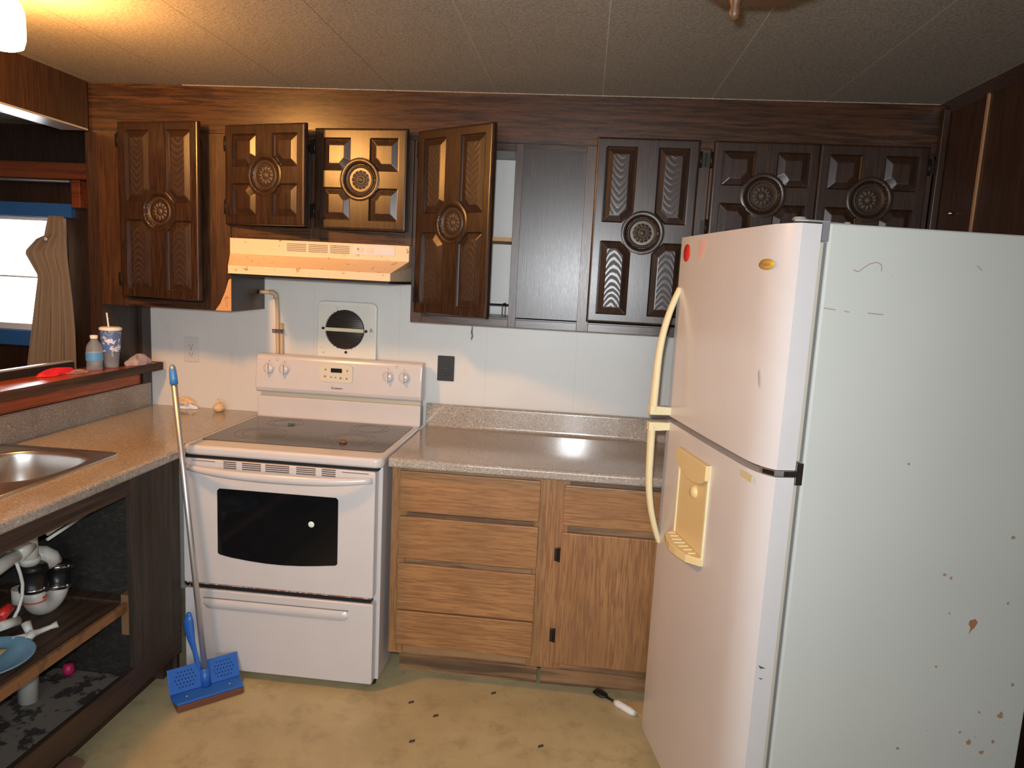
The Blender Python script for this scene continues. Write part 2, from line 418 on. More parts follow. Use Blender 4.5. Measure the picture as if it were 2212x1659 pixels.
# right wall: corner batten, cove strip and vertical tan seam
struct('trim_8', MB().box(2.69, -.342, 1.75, XR - .001, -.32, CH - .02), M['cab_v'], bevel=.003)
struct('trim_9', MB().box(XR - .006, -.595, .0, XR - .0005, -.583, CH - .03), M['tan_trim'])
struct('trim_10', MB().prism([(XR - .03, CH - .001), (XR - .001, CH - .001), (XR - .001, CH - .035)], 'y', -5.4, -.345), M['panel'])
# panelled soffit above the wall cabinets, reaching down to the top of the doors
struct('trim_11', MB().box(-.606, -.312, 2.10, XR - .001, -.001, CH - .001), M['cab_h'])
# thin pale bead where soffit meets the ceiling
struct('trim_12', MB().box(-.2, -.316, CH - .0035, XR - .03, -.3125, CH - .0005), M['ceiling'])

# ------------------------------------------------------------------ carved doors
def rosette_mb(R=.058, seg=72):
    b = MB(); rs = [0, .004, .008, .012, .0145, .017, .0195, .022, .026, .030, .034, .037, .040, .0425, .045, .048, .050, .052, .054, .056, .058]
    vs = []
    for r in rs:
        for k in range(seg):
            th = 2 * PI * k / seg; h = 0
            if r < .0145: h = .006 * math.sqrt(max(0, 1 - (r / .0145) ** 2)) + .001
            elif r < .036:
                u = (r - .0145) / .0215; pet = abs(math.cos(6 * th)) ** .6
                h = .0055 * math.sin(PI * min(1, u)) ** .7 * (pet if u > .25 else .6 + .4 * pet)
            elif r > .046: h = .006 * math.sin(PI * (r - .046) / .012) + .0005
            vs.append((r * math.cos(th), -h, r * math.sin(th)))
    fs = []
    for i in range(len(rs) - 1):
        for k in range(seg):
            k2 = (k + 1) % seg; fs.append((i * seg + k, (i + 1) * seg + k, (i + 1) * seg + k2, i * seg + k2)[::-1])
    return b.add(vs, fs, 0, True)
ROS = rosette_mb()
def door_mesh(wd, h, T=.02, step=.003):
    nx = int(round(wd / step)); nz = int(round(h / step))
    X, Z = np.meshgrid(np.linspace(0, wd, nx + 1), np.linspace(-h / 2, h / 2, nz + 1), indexing='ij')
    tall = h > .5
    pw, gx = .116, .081; ph_t = (h - .068 - .072) / 2 if tall else (h - .075 - .066) / 2
    gz = .072 if tall else .066
    cxs = gx / 2 + pw / 2; czs = gz / 2 + ph_t / 2
    U = np.abs(np.abs(X - wd / 2) - cxs) - pw / 2; V = np.abs(np.abs(Z) - czs) - ph_t / 2
    d = np.maximum(U, V)
    R = np.hypot(X - wd / 2, Z)
    cut = ((.118 if tall else .110) - (np.abs(X - wd / 2) + np.abs(Z))) / math.sqrt(2)
    cut = np.maximum(cut, .080 - R)
    d = np.maximum(d, cut)
    s = -d
    H = np.where(s <= 0, 0, np.where(s < .003, -.009 * s / .003, np.where(s < .027, -.009 + .0085 * (s - .003) / .024, -.0005)))
    ring = np.where(R < .060, -.010, np.where(R < .066, -.010 + .010 * (R - .060) / .006, np.where(R < .082, .0015 * np.sin(PI * (R - .066) / .016), 0)))
    H = H + ring
    e = np.minimum(np.minimum(X, wd - X), np.minimum(Z + h / 2, h / 2 - Z))
    H = H - np.where(e < .009, .007 * (1 - np.sqrt(np.clip(1 - ((.009 - e) / .009) ** 2, 0, 1))), 0)
    Y = -(T + H)
    verts = np.stack([X, Y, Z], -1).reshape(-1, 3)
    n2 = nz + 1
    ii, jj = np.meshgrid(np.arange(nx), np.arange(nz), indexing='ij')
    a = ii * n2 + jj
    faces = np.stack([a, a + n2, a + n2 + 1, a + 1], -1).reshape(-1, 4)
    sc = s[:-1, :-1]; mi = ((s[:-1, :-1] > .026) & (s[1:, 1:] > .026)).astype(int).reshape(-1)
    V0 = len(verts); verts = verts.tolist(); faces = faces.tolist(); mi = mi.tolist()
    rim = [i * n2 for i in range(nx + 1)] + [nx * n2 + j for j in range(1, nz + 1)] + [i * n2 + nz for i in range(nx - 1, -1, -1)] + [j for j in range(nz - 1, 0, -1)]
    back = []
    for r in rim:
        p = verts[r]; back.append(len(verts)); verts.append([p[0], 0, p[2]])
    n = len(rim)
    for k in range(n):
        k2 = (k + 1) % n; faces.append([rim[k], back[k], back[k2], rim[k2]]); mi.append(0)
    faces.append(back[::1]); mi.append(0)
    me = bpy.data.meshes.new('carved_door'); me.from_pydata(verts, [], faces)
    me.materials.append(M['cab_v']); me.materials.append(M['cath'] if tall else M['cab_v'])
    me.polygons.foreach_set('material_index', mi)
    me.update(); return me
TALL = door_mesh(.385, .700); SHORT = door_mesh(.385, .388)
ROSM = None
def carved_door(parent, x, z0, h, ang, label=None, roll=0, wscale=1.0, hinge_right=False, hinge_z=(.08, -.08)):
    global ROSM
    o = bpy.data.objects.new('door', TALL if h > .5 else SHORT); COL.objects.link(o); o.parent = parent
    off = ORG[parent.name]
    o.location = Vector((x, -.314, z0 + h / 2)) - off; o.rotation_euler = (0, roll, -ang); o.scale = (wscale, 1, 1)
    if label: o['label'] = label
    if ROSM is None:
        r = build('rosette', ROS, M['rosette'], o, local=True); ROSM = r.data
    else:
        r = bpy.data.objects.new('rosette', ROSM); COL.objects.link(r); r.parent = o
    r.location = (.1925, -.0095, 0)
    for sgn in (1, -1):
        hz = sgn * (h / 2 - .07)
        hx = .385 + .006 if hinge_right else -.006
        hb = MB().lathe([(0, -.03), (.0045, -.03), (.0045, .03), (0, .03)], (hx, -.008, hz), 'z', 12).box(min(hx, hx - .02 if not hinge_right else hx), -.004, hz - .026, max(hx, hx + .02 if hinge_right else hx), -.0005, hz + .026)
        build('hinge', hb, M['hinge'], o, local=True)
    return o
def cabinet_box(parent, x0, x1, z0, z1, stiles, rails=(.03, .03), open_x=None):
    """body with a face frame: stiles are (x0,x1) members, between which the box stays open."""
    b = MB()
    b.box(x0, -.295, z0, x0 + .014, -.003, z1); b.box(x1 - .014, -.295, z0, x1, -.003, z1)
    b.box(x0 + .014, -.295, z0 + .02, x1 - .014, -.003, z0 + .034); b.box(x0 + .014, -.295, z1 - .014, x1 - .014, -.003, z1)
    build('cabinet_body', b, M['cab_v'], parent)
    for a, c in stiles: build('stile', MB().box(a, -.313, z0, c, -.2955, z1), M['frame'], parent, bevel=.001, seg=1)
    edges = sorted(stiles)
    for (a0, a1), (b0, b1) in zip(edges[:-1], edges[1:]):
        for za, zb in ((z0, z0 + rails[0]), (z1 - rails[1], z1)): build('frame_rail', MB().box(a1, -.3125, za, b0, -.2955, zb), M['cab_h'], parent, bevel=.001, seg=1)
    if x0 != .754: build('back_lining', MB().box(x0 + .0145, -.006, z0 + .035, x1 - .0145, -.0032, z1 - .015), M['old'], parent)

ZB, ZT, ZS = 1.390, 2.099, 1.692
g = 'dark carved wall cabinets'
c1 = thing('wall_cabinet', (-.3, -.31, ZB), 'tall dark brown carved wall cabinet at the far left, beside the pass-through', 'cabinet', g)
cabinet_box(c1, -.573, -.002, ZB, ZT, [(-.573, -.455), (-.125, -.002)])
carved_door(c1, -.470, 1.430, .700, .17)
build('worn_corner', MB().prism([(-.071, ZB + .001), (-.002, ZB + .001), (-.002, 1.525), (-.012, 1.52), (-.028, 1.47), (-.05, 1.42)], 'y', -.3145, -.3132), M['bare'], c1)['label'] = 'bare pale wood where veneer peeled off'
c2 = thing('wall_cabinet', (.38, -.31, ZS), 'short dark wall cabinet with two carved doors above the range hood', 'cabinet', g)
cabinet_box(c2, .0, .752, ZS, ZT, [(.0, .03), (.335, .375), (.722, .752)], (.05, .03))
carved_door(c2, -.012, 1.742, .388, .26, 'slightly open carved door with an orange sheen')
carved_door(c2, .357, 1.742, .388, .10)
c3 = thing('wall_cabinet', (1.3, -.31, ZB), 'tall wide dark wall cabinet with left door hanging open, white inside', 'cabinet', g)
cabinet_box(c3, .754, 1.888, ZB, ZT, [(.754, .80), (1.152, 1.182), (1.425, 1.47), (1.84, 1.888)])
build('back_lining', MB().box(.769, -.006, ZB + .035, 1.873, -.0032, ZT - .015), M['wall'], c3)
build('filler_panel', MB().box(1.182, -.3122, ZB + .04, 1.425, -.3, ZT), M['cab_v'], c3)['label'] = 'flat plain dark panel'
build('shelf', MB().box(.769, -.28, 1.728, 1.873, -.007, 1.743), M['bare'], c3)
carved_door(c3, .778, 1.430, .700, .57, 'carved door swung open')
carved_door(c3, 1.462, 1.430, .700, 0, hinge_right=True)
rk = tag(None or build('dish_rack', MB().tube([(.95, -.25, 1.474), (1.14, -.25, 1.474)], .0022, 6).tube([(.95, -.22, 1.474), (1.14, -.22, 1.474)], .0022, 6).tube([(.95, -.19, 1.474), (1.14, -.19, 1.474)], .0022, 6)
     .tube([(.95, -.16, 1.474), (1.14, -.16, 1.474)], .0022, 6).tube([(.97, -.26, 1.4785), (.97, -.13, 1.4785)], .0022, 6).tube([(1.12, -.26, 1.4785), (1.12, -.13, 1.4785)], .0022, 6).tube([(1.05, -.26, 1.4785), (1.05, -.13, 1.4785)], .0022, 6)
     .box(.968, -.255, 1.4245, .972, -.251, 1.474).box(1.118, -.255, 1.4245, 1.122, -.251, 1.474).box(.968, -.14, 1.4245, .972, -.136, 1.474).box(1.118, -.14, 1.4245, 1.122, -.136, 1.474), M['black']),
     'black wire rack lying in the bottom of the open cabinet', 'rack')
c4 = thing('wall_cabinet', (2.28, -.31, 1.75), 'short dark wall cabinet with two carved doors above the refrigerator', 'cabinet', g)
cabinet_box(c4, 1.89, 2.688, 1.74, ZT, [(1.89, 1.905), (2.262, 2.292), (2.655, 2.688)], (.03, .03))
carved_door(c4, 1.897, 1.742, .388, 0)
carved_door(c4, 2.280, 1.742, .388, 0, 'carved door in the darkest corner', hinge_right=True)
tag(build('drip_strand', MB().tube([(1.005, -.29, 1.3895), (1.006, -.29, 1.375), (1.004, -.291, 1.36), (1.008, -.289, 1.345), (1.002, -.29, 1.33)], [.0009, .002, .0035, .003, .001], 6), M['print']),
    'thin grey dust strand hanging under the open-door cabinet', 'dust')

# ------------------------------------------------------------------ range hood
h = thing('range_hood', (.38, -.4, 1.545), 'almond coloured range hood with greasy specks under the short cabinet', 'range hood')
zt = 1.690
T = [(.002, -.003), (.750, -.003), (.750, -.333), (.002, -.333)]
def ringpts(l, r, y, z): return [(l[0], y[0], z), (r[0], y[0], z), (r[0], y[1], z), (l[0], y[1], z)]
b = MB(); L = [((.004,), (.748,), (-.003, -.335), zt), ((.004,), (.748,), (-.003, -.335), 1.628), ((.055,), (.706,), (-.003, -.452), 1.578), ((.055,), (.706,), (-.003, -.452), 1.548)]
vs = []
for l, r, y, z in L:
    vs += [(.004, y[0], z), (.748, y[0], z), (r[0], y[1], z), (l[0], y[1], z)]
fs = [(3, 2, 1, 0)[::-1]]
for i in range(3):
    for k in range(4):
        k2 = (k + 1) % 4; fs.append((i * 4 + k, (i + 1) * 4 + k, (i + 1) * 4 + k2, i * 4 + k2)[::-1])
fs.append((12, 13, 14, 15)[::-1])
b.add(vs, [f[::-1] for f in fs]); build('hood_shell', b, M['hood'], h, bevel=.002)
b = MB().prism([(.008, -.006), (.744, -.006), (.70, -.446), (.06, -.446)], 'z', 1.538, 1.5475); build('hood_bottom', b, M['rubber'], h)
b = MB()
for gx in (.245, .335, .425):
    for k in range(5): b.box(gx, -.3358, 1.648 + k * .0068, gx + .08, -.3345, 1.651 + k * .0068)
build('vent_grille', b, M['print'], h)
build('control_plate', MB().box(.518, -.337, 1.648, .69, -.3352, 1.684), M['white'], h, bevel=.0015)
for sx in (.535, .575): build('switch', MB().box(sx, -.3395, 1.657, sx + .026, -.3372, 1.675), M['hood'], h, bevel=.001)

# ------------------------------------------------------------------ wall exhaust fan, pipes, outlets
f = thing('wall_exhaust_fan', (.39, 0, 1.3), 'greasy white square exhaust fan with round black grille above the stove', 'exhaust fan')
build('fan_plate', MB().prism(rrect(.256, 1.165, .530, 1.443, .026), 'y', -.0235, -.001), M['hood'] if 0 else plain('greasy_white_metal', (.74, .71, .62), .4, spots=(13, .64, (.40, .31, .17))), f, bevel=.005, seg=3)
build('fan_panel', MB().prism(rrect(.268, 1.17, .500, 1.425, .010), 'y', -.0245, -.022), plain('stained_white_metal', (.72, .69, .60), .4, spots=(17, .62, (.42, .31, .17))), f, bevel=.001)
cx, cz, R = .386, 1.318, .089
b = MB().lathe([(0, -.0285), (R - .004, -.0285), (R, -.026), (R, -.0246)], (cx, 0, cz), 'y', 48); build('grille', b, M['rubber'], f)
b = MB()
for k in range(-10, 11):
    zz = k * .0082; ww = math.sqrt(max(0, R * R - zz * zz)) + .0015
    b.box(cx - ww, -.0325, cz + zz - .0022, cx + ww, -.0286, cz + zz + .0022)
build('louvre', b, plain('greasy_black_louvre', (.045, .028, .02), .25), f)
build('crossbar', MB().box(cx - R, -.037, cz - .009, cx + R, -.033, cz + .007), M['cream'], f, bevel=.001)
for q in ((cx - R - .012, cz + .002), (cx + R + .009, cz - .003), (cx + .006, cz - R - .013)):
    build('nut', MB().lathe([(0, -.033), (.0055, -.033), (.0065, -.030), (.0065, -.0246)], (q[0], 0, q[1]), 'y', 6), M['hinge'], f)
p = thing('conduit_pipe', (.06, -.03, 1.2), 'tan bent conduit running down the wall behind the stove', 'pipe')
build('pipe', MB().tube([(.001, -.06, 1.468), (.035, -.045, 1.468), (.048, -.035, 1.466), (.058, -.028, 1.458), (.062, -.018, 1.445), (.064, -.014, 1.4), (.066, -.013, 1.2), (.066, -.013, .95)], .0085, 12), M['conduit'], p)
build('elbow', MB().tube([(.038, -.043, 1.469), (.050, -.034, 1.467), (.060, -.027, 1.458), (.063, -.025, 1.44)], .0115, 12), M['conduit'], p)
build('second_pipe', MB().tube([(.083, -.012, 1.33), (.084, -.012, 1.2), (.084, -.012, .95)], .008, 10), M['conduit'], p)
build('pipe_strap', MB().box(.045, -.026, 1.285, .10, -.023, 1.302).lathe([(0, -.0285), (.005, -.0285), (.005, -.0261)], (.096, 0, 1.2935), 'y', 10).lathe([(0, -.0285), (.005, -.0285), (.005, -.0261)], (.050, 0, 1.2935), 'y', 10), M['chrome'], p)
def outlet(name, x, z, mat, hole, label, wd=.07):
    t = thing(name, (x, 0, z), label, 'outlet')
    build('cover_plate', MB().prism(rrect(x - wd / 2, z - .057, x + wd / 2, z + .057, .004, 3), 'y', -.006, -.0005), mat, t, bevel=.0015)
    for s in (1, -1):
        zz = z + s * .0195
        build('receptacle', MB().prism(rrect(x - .016, zz - .014, x + .016, zz + .014, .008, 4), 'y', -.008, -.0061), mat, t, bevel=.0006)
        build('slot', MB().box(x - .008, -.0083, zz - .004, x - .006, -.0081, zz + .005).box(x + .006, -.0083, zz - .004, x + .008, -.0081, zz + .005).box(x - .002, -.0083, zz - .011, x + .002, -.0081, zz - .007), hole, t)
    build('screw', MB().lathe([(0, -.0073), (.003, -.0071), (.003, -.0061)], (x, 0, z), 'y', 10), M['chrome'], t)
outlet('wall_outlet', -.357, 1.182, M['white'], M['black'], 'white wall outlet left of the stove, under the tall cabinet')
outlet('wall_outlet', .849, 1.168, M['black'], M['dark'], 'black wall outlet just right of the stove', .076)

# ------------------------------------------------------------------ stove
S0, S1 = .002, .760
s = thing('electric_stove', (.38, -.36, 0), 'white electric range with glass cooktop between the two counters', 'stove')
build('stove_body', MB().box(S0 + .004, -.655, .03, S1 - .006, -.032, .872), M['white'], s, bevel=.003)
build('cooktop_frame', MB().prism(rrect(S0 - .004, -.705, S1 + .004, -.09, .03), 'z', .876, .914), M['white'], s, bevel=.013, seg=5)
build('cooktop_gap', MB().box(.012, -.69, .864, .745, -.656, .8755), M['dark'], s)
ct = build('cooktop_glass', MB().prism(rrect(.022, -.61, .738, -.125, .018), 'z', .9142, .9162), M['ceramic'], s, bevel=.0006)
for (x, y, r) in ((.19, -.45, .10), (.20, -.23, .075), (.56, -.44, .10), (.575, -.23, .08)):
    b = MB()
    for r0 in (r, r * .72): b.lathe([(r0 - .0018, .9163), (r0 - .0018, .9167), (r0 + .0018, .9167), (r0 + .0018, .9163)], (x, y, 0), 'z', 48)
    build('burner_ring', b, M['burner'], ct)
build('backguard', MB().prism(rrect(S0 + .002, .905, S1 - .002, 1.003, .008), 'y', -.088, -.033), M['white'], s, bevel=.004, seg=3)
build('backguard_gap', MB().box(S0 + .01, -.07, 1.0035, S1 - .006, -.033, 1.022), plain('grimy_white_metal', (.60, .52, .38), .4, spots=(8, .6, (.3, .2, .1))), s)
cp = build('control_panel', MB().prism([(-.032, 1.0225), (-.088, 1.0225), (-.098, 1.028), (-.104, 1.045), (-.098, 1.12), (-.090, 1.175), (-.084, 1.188), (-.072, 1.193), (-.032, 1.193)], 'x', S0 - .002, S1 + .002), M['white'], s, bevel=.006, seg=3)
def py(z): return -.104 + (z - 1.045) * (.014 / .13) if z > 1.045 else -.104
for x, z in ((.063, 1.130), (.134, 1.130), (.610, 1.126), (.682, 1.126)):
    y = py(z)
    k = build('knob', MB().lathe([(0, y - .018), (.017, y - .018), (.0215, y - .014), (.0235, y - .004), (.0285, y - .001)], (x, 0, z), 'y', 28), M['white'], s)
    build('pointer', MB().box(x - .0045, y - .030, z - .022, x + .0045, y - .0175, z + .024), M['white'], k, bevel=.002)
    b = MB()
    for a in range(0, 360, 24): b.box(x + .031 * math.sin(math.radians(a)) - .0006, y - .0014, z + .031 * math.cos(math.radians(a)) - .0006, x + .031 * math.sin(math.radians(a)) + .0006, y - .0002, z + .031 * math.cos(math.radians(a)) + .0006)
    b.box(x - .0012, y - .0014, z + .033, x + .0012, y - .0002, z + .038)
    b.box(x - .002, y - .0018, z - .0435, x + .002, y - .0002, z - .040); b.box(x - .014, y - .002, z - .0505, x + .014, y - .0006, z - .049)
    build('dial_marks', b, M['print_red'], k)
for x in (.098, .646): build('indicator_dot', MB().lathe([(0, py(1.17) - .0012), (.0022, py(1.17) - .001), (.0022, py(1.17))], (x, 0, 1.168), 'y', 10).box(x - .009, py(1.178) - .001, 1.1755, x + .009, py(1.178) + .0005, 1.1765), M['print'], s)
y = -.1005
ck = build('clock_panel', MB().prism(rrect(.298, 1.087, .450, 1.166, .014), 'y', -.1035, -.094), plain('cream_clock_panel', (.70, .63, .50), .35), s, bevel=.001)
build('display', MB().box(.351, -.1045, 1.131, .402, -.1036, 1.150), M['ovenglass'], ck)
b = MB()
for x, z, r in ((.327, 1.143, .0045), (.325, 1.112, .0055), (.352, 1.110, .004), (.373, 1.110, .0035), (.396, 1.108, .0055), (.424, 1.107, .0045), (.426, 1.142, .0045)):
    b.lathe([(0, -.1045), (r, -.1045), (r, -.1036)], (x, 0, z), 'y', 14)
build('button', b, plain('faded_grey_buttons', (.34, .28, .22), .5), ck)
text_mesh('logo_text', 'Kenmore', .0135, M['print'], s, Matrix.Translation(Vector((.381, -.1062, 1.0615)) - ORG[s.name]) @ Matrix.Rotation(PI / 2, 4, 'X'), bold=.0004)
# oven door
YD = -.705
od = build('oven_door', MB().prism(rrect(.002, .378, .740, .8635, .008, 3), 'y', YD, -.658), M['white'], s, bevel=.005, seg=3)
wp = [(.139, .752)] + [(.139 + .464 * t, .752 + .003 * math.sin(PI * t)) for t in (.25, .5, .75)] + [(.603, .752)]
poly = [(.147, .757), (.595, .757), (.603, .749), (.603, .503), (.596, .497)] + [(.596 - .448 * t, .497 - .018 * math.sin(PI * t)) for t in (.15, .3, .45, .6, .75, .9)] + [(.146, .500), (.139, .506), (.139, .749)]
ow = build('oven_window', MB().prism(poly, 'y', YD - .0015, YD + .001), M['ovenglass'], od)
build('flash_glare_disc', MB().lathe([(0, YD - .0028), (.010, YD - .0026), (.0115, YD - .0016)], (.502, 0, .648), 'y', 20), plain('painted_flash_glare', (.75, .85, .78), .3), ow)  # pale disc on the glass, painting a glare spot from the flash
b = MB()
for x0, x1 in ((.164, .213), (.236, .308), (.325, .416), (.443, .516), (.539, .591)):
    for k in range(4): b.box(x0, YD - .0012, .8355 + k * .0075, x1, YD + .001, .8390 + k * .0075)
b.box(.040, YD - .0012, .857, .132, YD + .001, .859); b.box(.614, YD - .0012, .855, .715, YD + .001, .857)
build('vent_slots', b, plain('brown_shadowed_slots', (.10, .055, .035), .7), od)
N = 28; path = []
for i in range(N + 1):
    t = i / N; u = abs(2 * t - 1); path.append((.018 + .712 * t, YD - .004 - .044 * (1 - u ** 3.2), .832 - .008 * (1 - u ** 2)))
build('door_handle', MB().tube(path, [.011 + .006 * (1 - abs(2 * i / N - 1) ** 2) for i in range(N + 1)], 16, sx=.7), M['white'], od)
build('rust_edge', MB().box(.012, YD + .001, .3755, .735, -.665, .3778), plain('rusty_lower_edge', (.35, .14, .07), .8, spots=(60, .5, (.6, .55, .5))), od)
build('shadow_gap', MB().box(.02, -.69, .340, .728, -.656, .3745), M['dark'], s)
dr = build('storage_drawer', MB().prism(rrect(.002, .032, .742, .354, .008, 3), 'y', YD + .002, -.658), M['white'], s, bevel=.006, seg=3)
build('pull_shadow_line', MB().prism(rrect(.078, .3195, .648, .3235, .0018, 3), 'y', YD + .0005, YD + .003), plain('painted_pull_shadow', (.22, .20, .19), .6), dr)  # proud grey strip, painting the shadow line along the pull's top edge
b = MB(); zc = .300
def pocket(u, v):
    x = .075 + .575 * u; a = (v - .5) * 2
    e = min(1, min(u, 1 - u) / .04); e = math.sin(e * PI / 2)
    hh = .021 * e
    return (x, YD + .0015 - .007 * math.cos(a * PI / 2) * e * (1 if a < .3 else 1), zc + a * hh)
build('pull_ridge', MB().grid(lambda u, v: pocket(u, 1 - v), 40, 10), M['white'], dr)
for x in (.03, .725):
    for y in (-.63, -.06): build('foot', MB().lathe([(0, 0.0), (.014, 0.0), (.014, .01), (.008, .012), (.008, .031), (0, .031)], (x, y, 0), 'z', 14), M['black'], s)
# bits lying on the cooktop
b = MB()
for a, l in ((.3, .016), (2.2, .013), (3.5, .02), (5.1, .014)):
    dx, dy = math.cos(a) * l, math.sin(a) * l; px, py_ = -dy * .4, dx * .4
    b.add([(.237, -.258, .9172), (.237 + dx * .5 + px, -.258 + dy * .5 + py_, .923), (.237 + dx, -.258 + dy, .919), (.237 + dx * .5 - px, -.258 + dy * .5 - py_, .9215)], [(0, 1, 2, 3)])
tag(build('leaf_scrap', b, M['green'], solid=.0008), 'small torn green leaf on the glass cooktop', 'leaf')
tag(build('food_crumb', MB().lathe([(0, .9168), (.014, .9168), (.017, .921), (.010, .927), (0, .928)], (.551, -.510, 0), 'z', 7, smooth=False), M['crumb']), 'brown dried food crumb near the cooktop front', 'crumb')

# ------------------------------------------------------------------ right counter and base cabinet
def nose(y0, z1, th=.038, r=.011):
    pts = []
    for k in range(6):
        a = PI / 2 + PI / 2 * k / 5; pts.append((y0 + r + r * math.cos(a), z1 - r + r * math.sin(a)))
    for k in range(5):
        a = PI + PI / 2 * k / 4; pts.append((y0 + r + r * math.cos(a), z1 - th + r + r * math.sin(a)))
    return pts
ZC = .907
b = MB()
pf = nose(-.648, ZC)
pf += [(-.02, ZC - .038), (-.02, 1.006), (-.024, 1.0085)]
for k in range(6):
    a = PI / 2 + PI / 2 * k / 5; pf.append((-.030 + .011 * math.cos(a) , .9975 + .011 * math.sin(a)))
for k in range(5):
    a = PI / 2 * k / 4; pf.append((-.041 - .012 + .012 * math.cos(a), ZC + .012 - .012 * math.sin(a)))
b.prism(pf, 'x', .772, 2.19, smooth=False)
cr = build('countertop', b, M['laminate']); tag(cr, 'speckled grey countertop with backsplash right of the stove', 'countertop')
for pgn in cr.data.polygons: pgn.use_smooth = False
bc = thing('base_cabinet', (1.3, -.3, 0), 'honey oak base cabinet with four stacked drawers right of the stove', 'cabinet')
ZK = .118
build('carcass', MB().box(.775, -.575, ZK, 2.188, -.03, .868), M['oak_v'], bc)
for a, c in ((.775, .835), (1.318, 1.445), (2.10, 2.188)): build('stile', MB().box(a, -.602, ZK, c, -.576, .868), M['oak_v'], bc, bevel=.001, seg=1)
MR = wood('oak_rail_dirty', (.36, .20, .09), (.26, .14, .065), 'x', .5, 28, (.09, .05, .025), var=9)
for z0, z1 in ((ZK, .165), (.295, .315), (.485, .505), (.670, .690), (.84, .868)): build('frame_rail', MB().box(.8355, -.6015, z0, 1.3175, -.576, z1), MR, bc)
for z0, z1 in ((ZK, .165), (.665, .69), (.84, .868)): build('frame_rail', MB().box(1.4455, -.6015, z0, 2.0995, -.576, z1), MR, bc)
for i, (z0, z1) in enumerate(((.696, .853), (.511, .676), (.306, .490), (.158, .300))):
    d = build('drawer', MB().prism(rrect(.808, z0, 1.336, z1, .004, 2), 'y', -.616, -.6026), M['oak_h'], bc, bevel=.005, seg=3)
build('drawer', MB().prism(rrect(1.424, .692, 2.02, .846, .004, 2), 'y', -.616, -.6026), M['oak_h'], bc, bevel=.005, seg=3)
cd = build('door', MB().prism(rrect(1.422, .145, 2.02, .664, .004, 2), 'y', -.616, -.6026), M['oak_v'], bc, bevel=.006, seg=3)
for z in (.575, .255): build('hinge', MB().box(1.401, -.609, z - .026, 1.413, -.6025, z + .026).lathe([(0, -.028), (.0045, -.028), (.0045, .028), (0, .028)], (1.417, -.608, z), 'z', 10), M['hinge'], cd, bevel=.002)
for x0, x1 in ((.80, 1.357), (1.372, 2.188)): build('toe_board', MB().box(x0, -.515, .001, x1, -.50, ZK - .001), wood('oak_toe_dirty', (.40, .21, .09), (.30, .15, .065), 'x', .55, 28, (.09, .05, .025), var=9), bc)

# ------------------------------------------------------------------ left counter, sink, base cabinet
ZL = .909
def xnose(x0, z1, th=.038, r=.011):
    return [(-p[0], p[1]) for p in nose(-x0, z1, th, r)]
SX0, SX1, SY0, SY1 = -.535, -.135, -1.70, -.900     # cut-out for the sink
b = MB()
pn = xnose(.022, ZL) ; strip = pn + [(SX1, ZL - .038), (SX1, ZL)]
b.prism(strip, 'y', -3.1, -.712)                                    # front strip with rolled nose
b.box(SX1, -.712, ZL - .038, -.006, -.001, ZL)
b.box(SX0, -.900, ZL - .038, SX1, -.001, ZL)
b.box(-.553, -3.1, ZL - .038, SX0, -.001, ZL)
b.box(SX0, -3.1, ZL - .038, SX1, SY0, ZL)
b.prism([(-.5535, ZL - .02), (-.5655, ZL - .02), (-.5655, 1.014), (-.562, 1.0165), (-.557, 1.0165), (-.5535, 1.012)], 'y', -3.1, -.012)
cl = build('countertop', b, M['laminate']); tag(cl, 'speckled brown countertop with the steel sink in it, left of the stove', 'countertop')
# sink
sk = thing('kitchen_sink', (-.33, -1.3, ZL), 'stainless steel drop-in sink in the left countertop', 'sink')
def bowl(cx, cy, hx, hy, depth, mb, seg=48):
    prof = [(1.06, .0045), (1.02, .004), (1.0, .0), (.985, -.012), (.965, -.06), (.94, depth * .75), (.88, depth * .94), (.75, depth), (.3, depth - .003), (.09, depth - .004)]
    vs = []
    for s_, zz in prof:
        for k in range(seg):
            th = 2 * PI * k / seg; e = 2 / 2.9
            c, sn = math.cos(th), math.sin(th)
            vs.append((cx + hx * s_ * math.copysign(abs(c) ** e, c), cy + hy * s_ * math.copysign(abs(sn) ** e, sn), ZL + zz))
    fs = [(i * seg + k, i * seg + (k + 1) % seg, (i + 1) * seg + (k + 1) % seg, (i + 1) * seg + k)[::-1] for i in range(len(prof) - 1) for k in range(seg)]
    mb.add(vs, fs, 0, True); n0 = len(mb.v) - seg; mb.f.append(tuple(n0 + k for k in range(seg))); mb.m.append(0); mb.sm.append(True)
    return [vs[k] for k in range(seg)]
b1 = MB(); bowl(-.315, -1.105, .165, .180, -.165, b1); build('bowl', b1, M['steel'], sk)
b2 = MB(); bowl(-.315, -1.500, .165, .175, -.165, b2); build('bowl', b2, M['steel'], sk)
